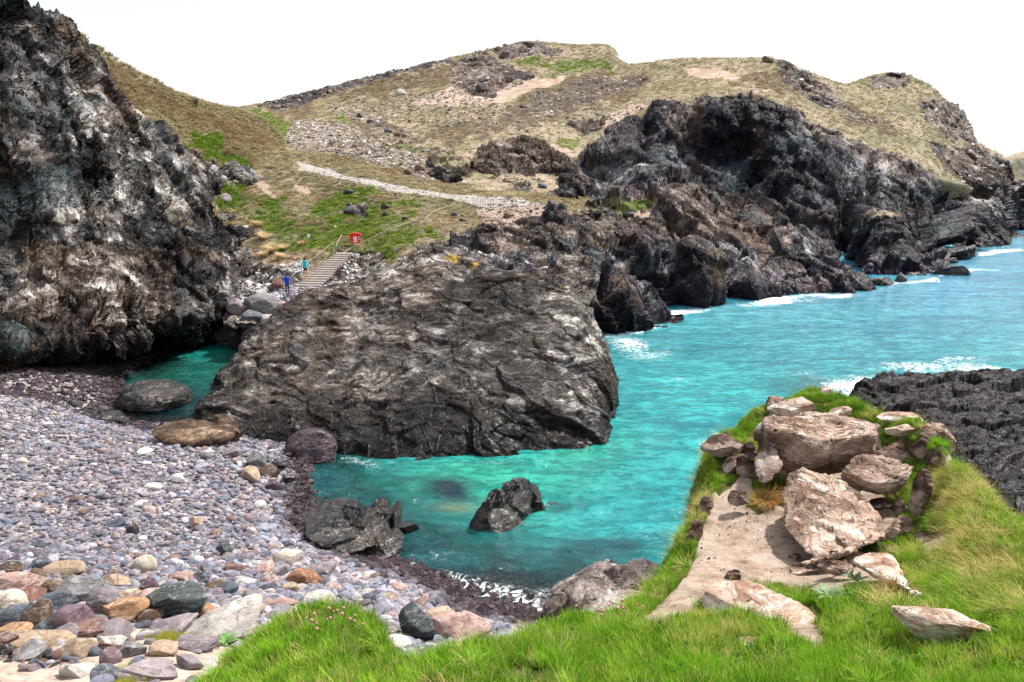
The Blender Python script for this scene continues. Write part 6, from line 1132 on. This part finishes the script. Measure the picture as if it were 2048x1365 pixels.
# red lifebuoy cabinet
r_ = hit(711, 492, ['bowl']); b0 = Vector(r_[0]) if r_ else Vector(at(711, 492, 76)); D = b0.y; s_ = D / F
cb_ = empty('lifebuoy_cabinet', b0); tag(cb_, 'bright red lifebuoy cabinet with a white ring emblem on the bank by the steps', 'lifebuoy cabinet'); m_red = mat_plain('red_shell', (.75, .004, .008), .35, .5); m_wh = mat_plain('white_print', (.85, .85, .85), .5)
W_, H_ = 22 * s_, 19 * s_; zc = (b0.z - at(711, 477, D)[2]) * -1
def prism(name, pts, y0, y1, mat, parent, loc):
    n = len(pts); v = [(x, y0, z) for x, z in pts] + [(x, y1, z) for x, z in pts]; bm = bmesh.new(); vs = [bm.verts.new(p) for p in v]; bm.faces.new(vs[:n]); bm.faces.new(vs[n:][::-1])
    for i in range(n): bm.faces.new((vs[i], vs[(i + 1) % n], vs[n + (i + 1) % n], vs[n + i]))
    bmesh.ops.recalc_face_normals(bm, faces=bm.faces); me = bpy.data.meshes.new(name); bm.to_mesh(me); bm.free(); return link(name, me, mat, parent, loc)
def archp(w, h, tb, ti):  # shell outline: bulging top and bottom, narrower bottom
    P_ = []
    for a in np.linspace(-1, 1, 13): P_.append((a * w / 2, h / 2 + tb * (1 - a * a)))
    for a in np.linspace(1, -1, 13): P_.append((a * w / 2 * .84, -h / 2 - tb * 1.2 * (1 - a * a)))
    return P_
prism('shell', archp(W_, H_ * .82, H_ * .10, 0), -.02, .30, m_red, cb_, (0, 0, zc))
prism('lid_rim', archp(W_ * 1.06, H_ * .10, H_ * .10, 0), -.05, .32, m_red, cb_, (0, 0, zc + H_ * .40))
ring = [(math.cos(a) * H_ * .20, math.sin(a) * H_ * .20) for a in np.linspace(0, 6.283, 25)[:-1]]; prism('ring_emblem', ring, -.03, -.015, m_wh, cb_, (0, 0, zc)); prism('ring_hole', [(x * .28, z * .28) for x, z in ring], -.04, -.02, m_red, cb_, (0, 0, zc))
def arc(r0, r1, a0, a1): return [(math.cos(a) * r0, math.sin(a) * r0) for a in np.linspace(a0, a1, 12)] + [(math.cos(a) * r1, math.sin(a) * r1) for a in np.linspace(a1, a0, 12)]
for a_ in (math.pi / 2, -math.pi / 2): prism('arc_emblem', arc(H_ * .25, H_ * .42, a_ - .62, a_ + .62), -.03, -.015, m_wh, cb_, (0, 0, zc))
for q in range(3): prism('print_mark', [(-.05, -.04), (.05, -.04), (.05, .04), (-.05, .04)], -.03, -.015, m_wh, cb_, (W_ * .32, 0, zc + (q - 1) * .13))
for sx_ in (-1, 1): tube('post', (sx_ * W_ * .25, .2, -.4), (sx_ * W_ * .25, .2, zc - H_ * .4), .05, m_wood, cb_)
r_ = hit(618, 487, FO); b1 = Vector(r_[0]) if r_ else Vector(at(618, 487, 78))
sg = empty('small_sign', b1); tag(sg, 'small blank-looking white notice on a post in the grass left of the steps', 'sign'); box('board', (.32, .03, .36), m_wh, sg, (0, -.03, .75)); tube('post', (0, 0, -.2), (0, 0, .9), .03, m_wood, sg)
# people
def person(x, yb, Y, label, P_, tops, dims, face=0.0):
    """one continuous skinned body; P_: joints dict of (x, y, z, r) in metres facing away from the camera (+y)"""
    c = Vector(at(x, yb, Y)); root = empty('person', c, face); tag(root, label, 'person')
    names = list(P_['v']); v = [P_['v'][n][:3] for n in names]; e = [(names.index(a), names.index(b)) for a, b in P_['e']]
    me = bpy.data.meshes.new('body'); me.from_pydata(v, e, []); o = link('body', me, None, root)
    m = o.modifiers.new('s', 'SKIN'); m.use_smooth_shade = True
    for i, n in enumerate(names): rr = P_['v'][n][3]; me.skin_vertices[0].data[i].radius = (rr, rr * .85 if n in ('pel', 'ch', 'sh') else rr); me.skin_vertices[0].data[i].use_root = (n == 'pel')
    o.modifiers.new('d', 'SUBSURF').levels = 2
    dg = bpy.context.evaluated_depsgraph_get(); m2 = bpy.data.meshes.new_from_object(o.evaluated_get(dg)); o.modifiers.clear(); o.data = m2
    for nm, cc in tops['mats']: m2.materials.append(mat_plain(nm, cc, .8)) if nm not in bpy.data.materials else m2.materials.append(bpy.data.materials[nm])
    for f in m2.polygons:
        f.use_smooth = True; q = f.center; f.material_index = tops['fn'](q)
    hv_, hf_ = ico(3); hv2 = hv_ * [.105, .115, .13]; hv2 = hv2 + [0, .0, 0]; hair = link('hair', mesh_np('hair', hv2 * (1 + .06 * fbm(hv_ * 4, 3, 4)[:, None]), hf_), mat_plain('dark_hair', (.03, .018, .012), .8) if 'dark_hair' not in bpy.data.materials else bpy.data.materials['dark_hair'], root, Vector(P_['v']['head'][:3]) + Vector((0, -.03 * tops.get('back', 1), .03)))
    return root
def skel(stride, arms, lean=0.0):
    V_ = dict(pel=(0, 0, .93, .15), ch=(0, lean * .5, 1.22, .155), sh=(0, lean, 1.42, .12), nk=(0, lean, 1.50, .055), head=(0, lean + .01, 1.62, .095), top=(0, lean + .01, 1.70, .08))
    E_ = [('pel', 'ch'), ('ch', 'sh'), ('sh', 'nk'), ('nk', 'head'), ('head', 'top')]
    for s, (kx, ky, kz), (ax, ay, az) in ((-1, *stride[0]), (1, *stride[1])):
        n = 'l' if s < 0 else 'r'; V_['hip' + n] = (s * .09, 0, .88, .10); V_['kn' + n] = (s * .10 + kx, ky, kz, .062); V_['an' + n] = (s * .11 + ax, ay, az + .09, .042); V_['toe' + n] = (s * .12 + ax, ay + .17, az + .04, .04)
        E_ += [('pel', 'hip' + n), ('hip' + n, 'kn' + n), ('kn' + n, 'an' + n), ('an' + n, 'toe' + n)]
    for s, el, wr_, ha in arms:
        n = 'l' if s < 0 else 'r'; V_['so' + n] = (s * .18, lean, 1.40, .065); V_['el' + n] = (*el, .048); V_['wr' + n] = (*wr_, .034); V_['ha' + n] = (*ha, .036); E_ += [('sh', 'so' + n), ('so' + n, 'el' + n), ('el' + n, 'wr' + n), ('wr' + n, 'ha' + n)]
    return dict(v=V_, e=E_)
stand = [((0, .02, .49), (0, 0, 0)), ((0, .02, .49), (0, .03, 0))]; climb = [((0, .20, .56), (0, .16, .14)), ((0, .03, .48), (0, -.06, 0))]
MB = [('blue_jacket', (.01, .05, .60)), ('navy_trousers', (.012, .018, .06)), ('skin', (.50, .30, .22)), ('dark_shoes', (.03, .03, .035))]
MT = [('teal_jacket', (.01, .45, .52)), ('black_shorts', (.02, .02, .025)), ('skin', (.50, .30, .22)), ('dark_shoes', (.03, .03, .035))]
fb_ = lambda q: 3 if q.z < .09 else (2 if q.z > 1.50 or abs(q.x) > .36 or (q.y > .42 and q.z > 1) else (0 if q.z > .86 else 1))
ft_ = lambda q: 3 if q.z < .24 and False else (3 if q.z < .09 else (2 if (q.z > 1.50 or q.z < .58) else (0 if q.z > .86 else 1)))
person(575, 590, 65.4, 'person in blue jacket and navy trousers standing at the foot of the steps', skel(stand, [(-1, (-.26, .14, 1.20), (-.14, .36, 1.34), (-.10, .43, 1.38)), (1, (.28, .10, 1.18), (.34, .30, 1.14), (.36, .38, 1.16))]), dict(mats=MB, fn=fb_), None)
person(611, 556, 69.0, 'person in a teal jacket and black shorts climbing the wooden steps', skel(climb, [(-1, (-.27, .02, 1.14), (-.30, .16, .94), (-.30, .20, .87)), (1, (.28, .06, 1.14), (.34, .20, 1.0), (.36, .26, .96))], .06), dict(mats=MT, fn=ft_), None)
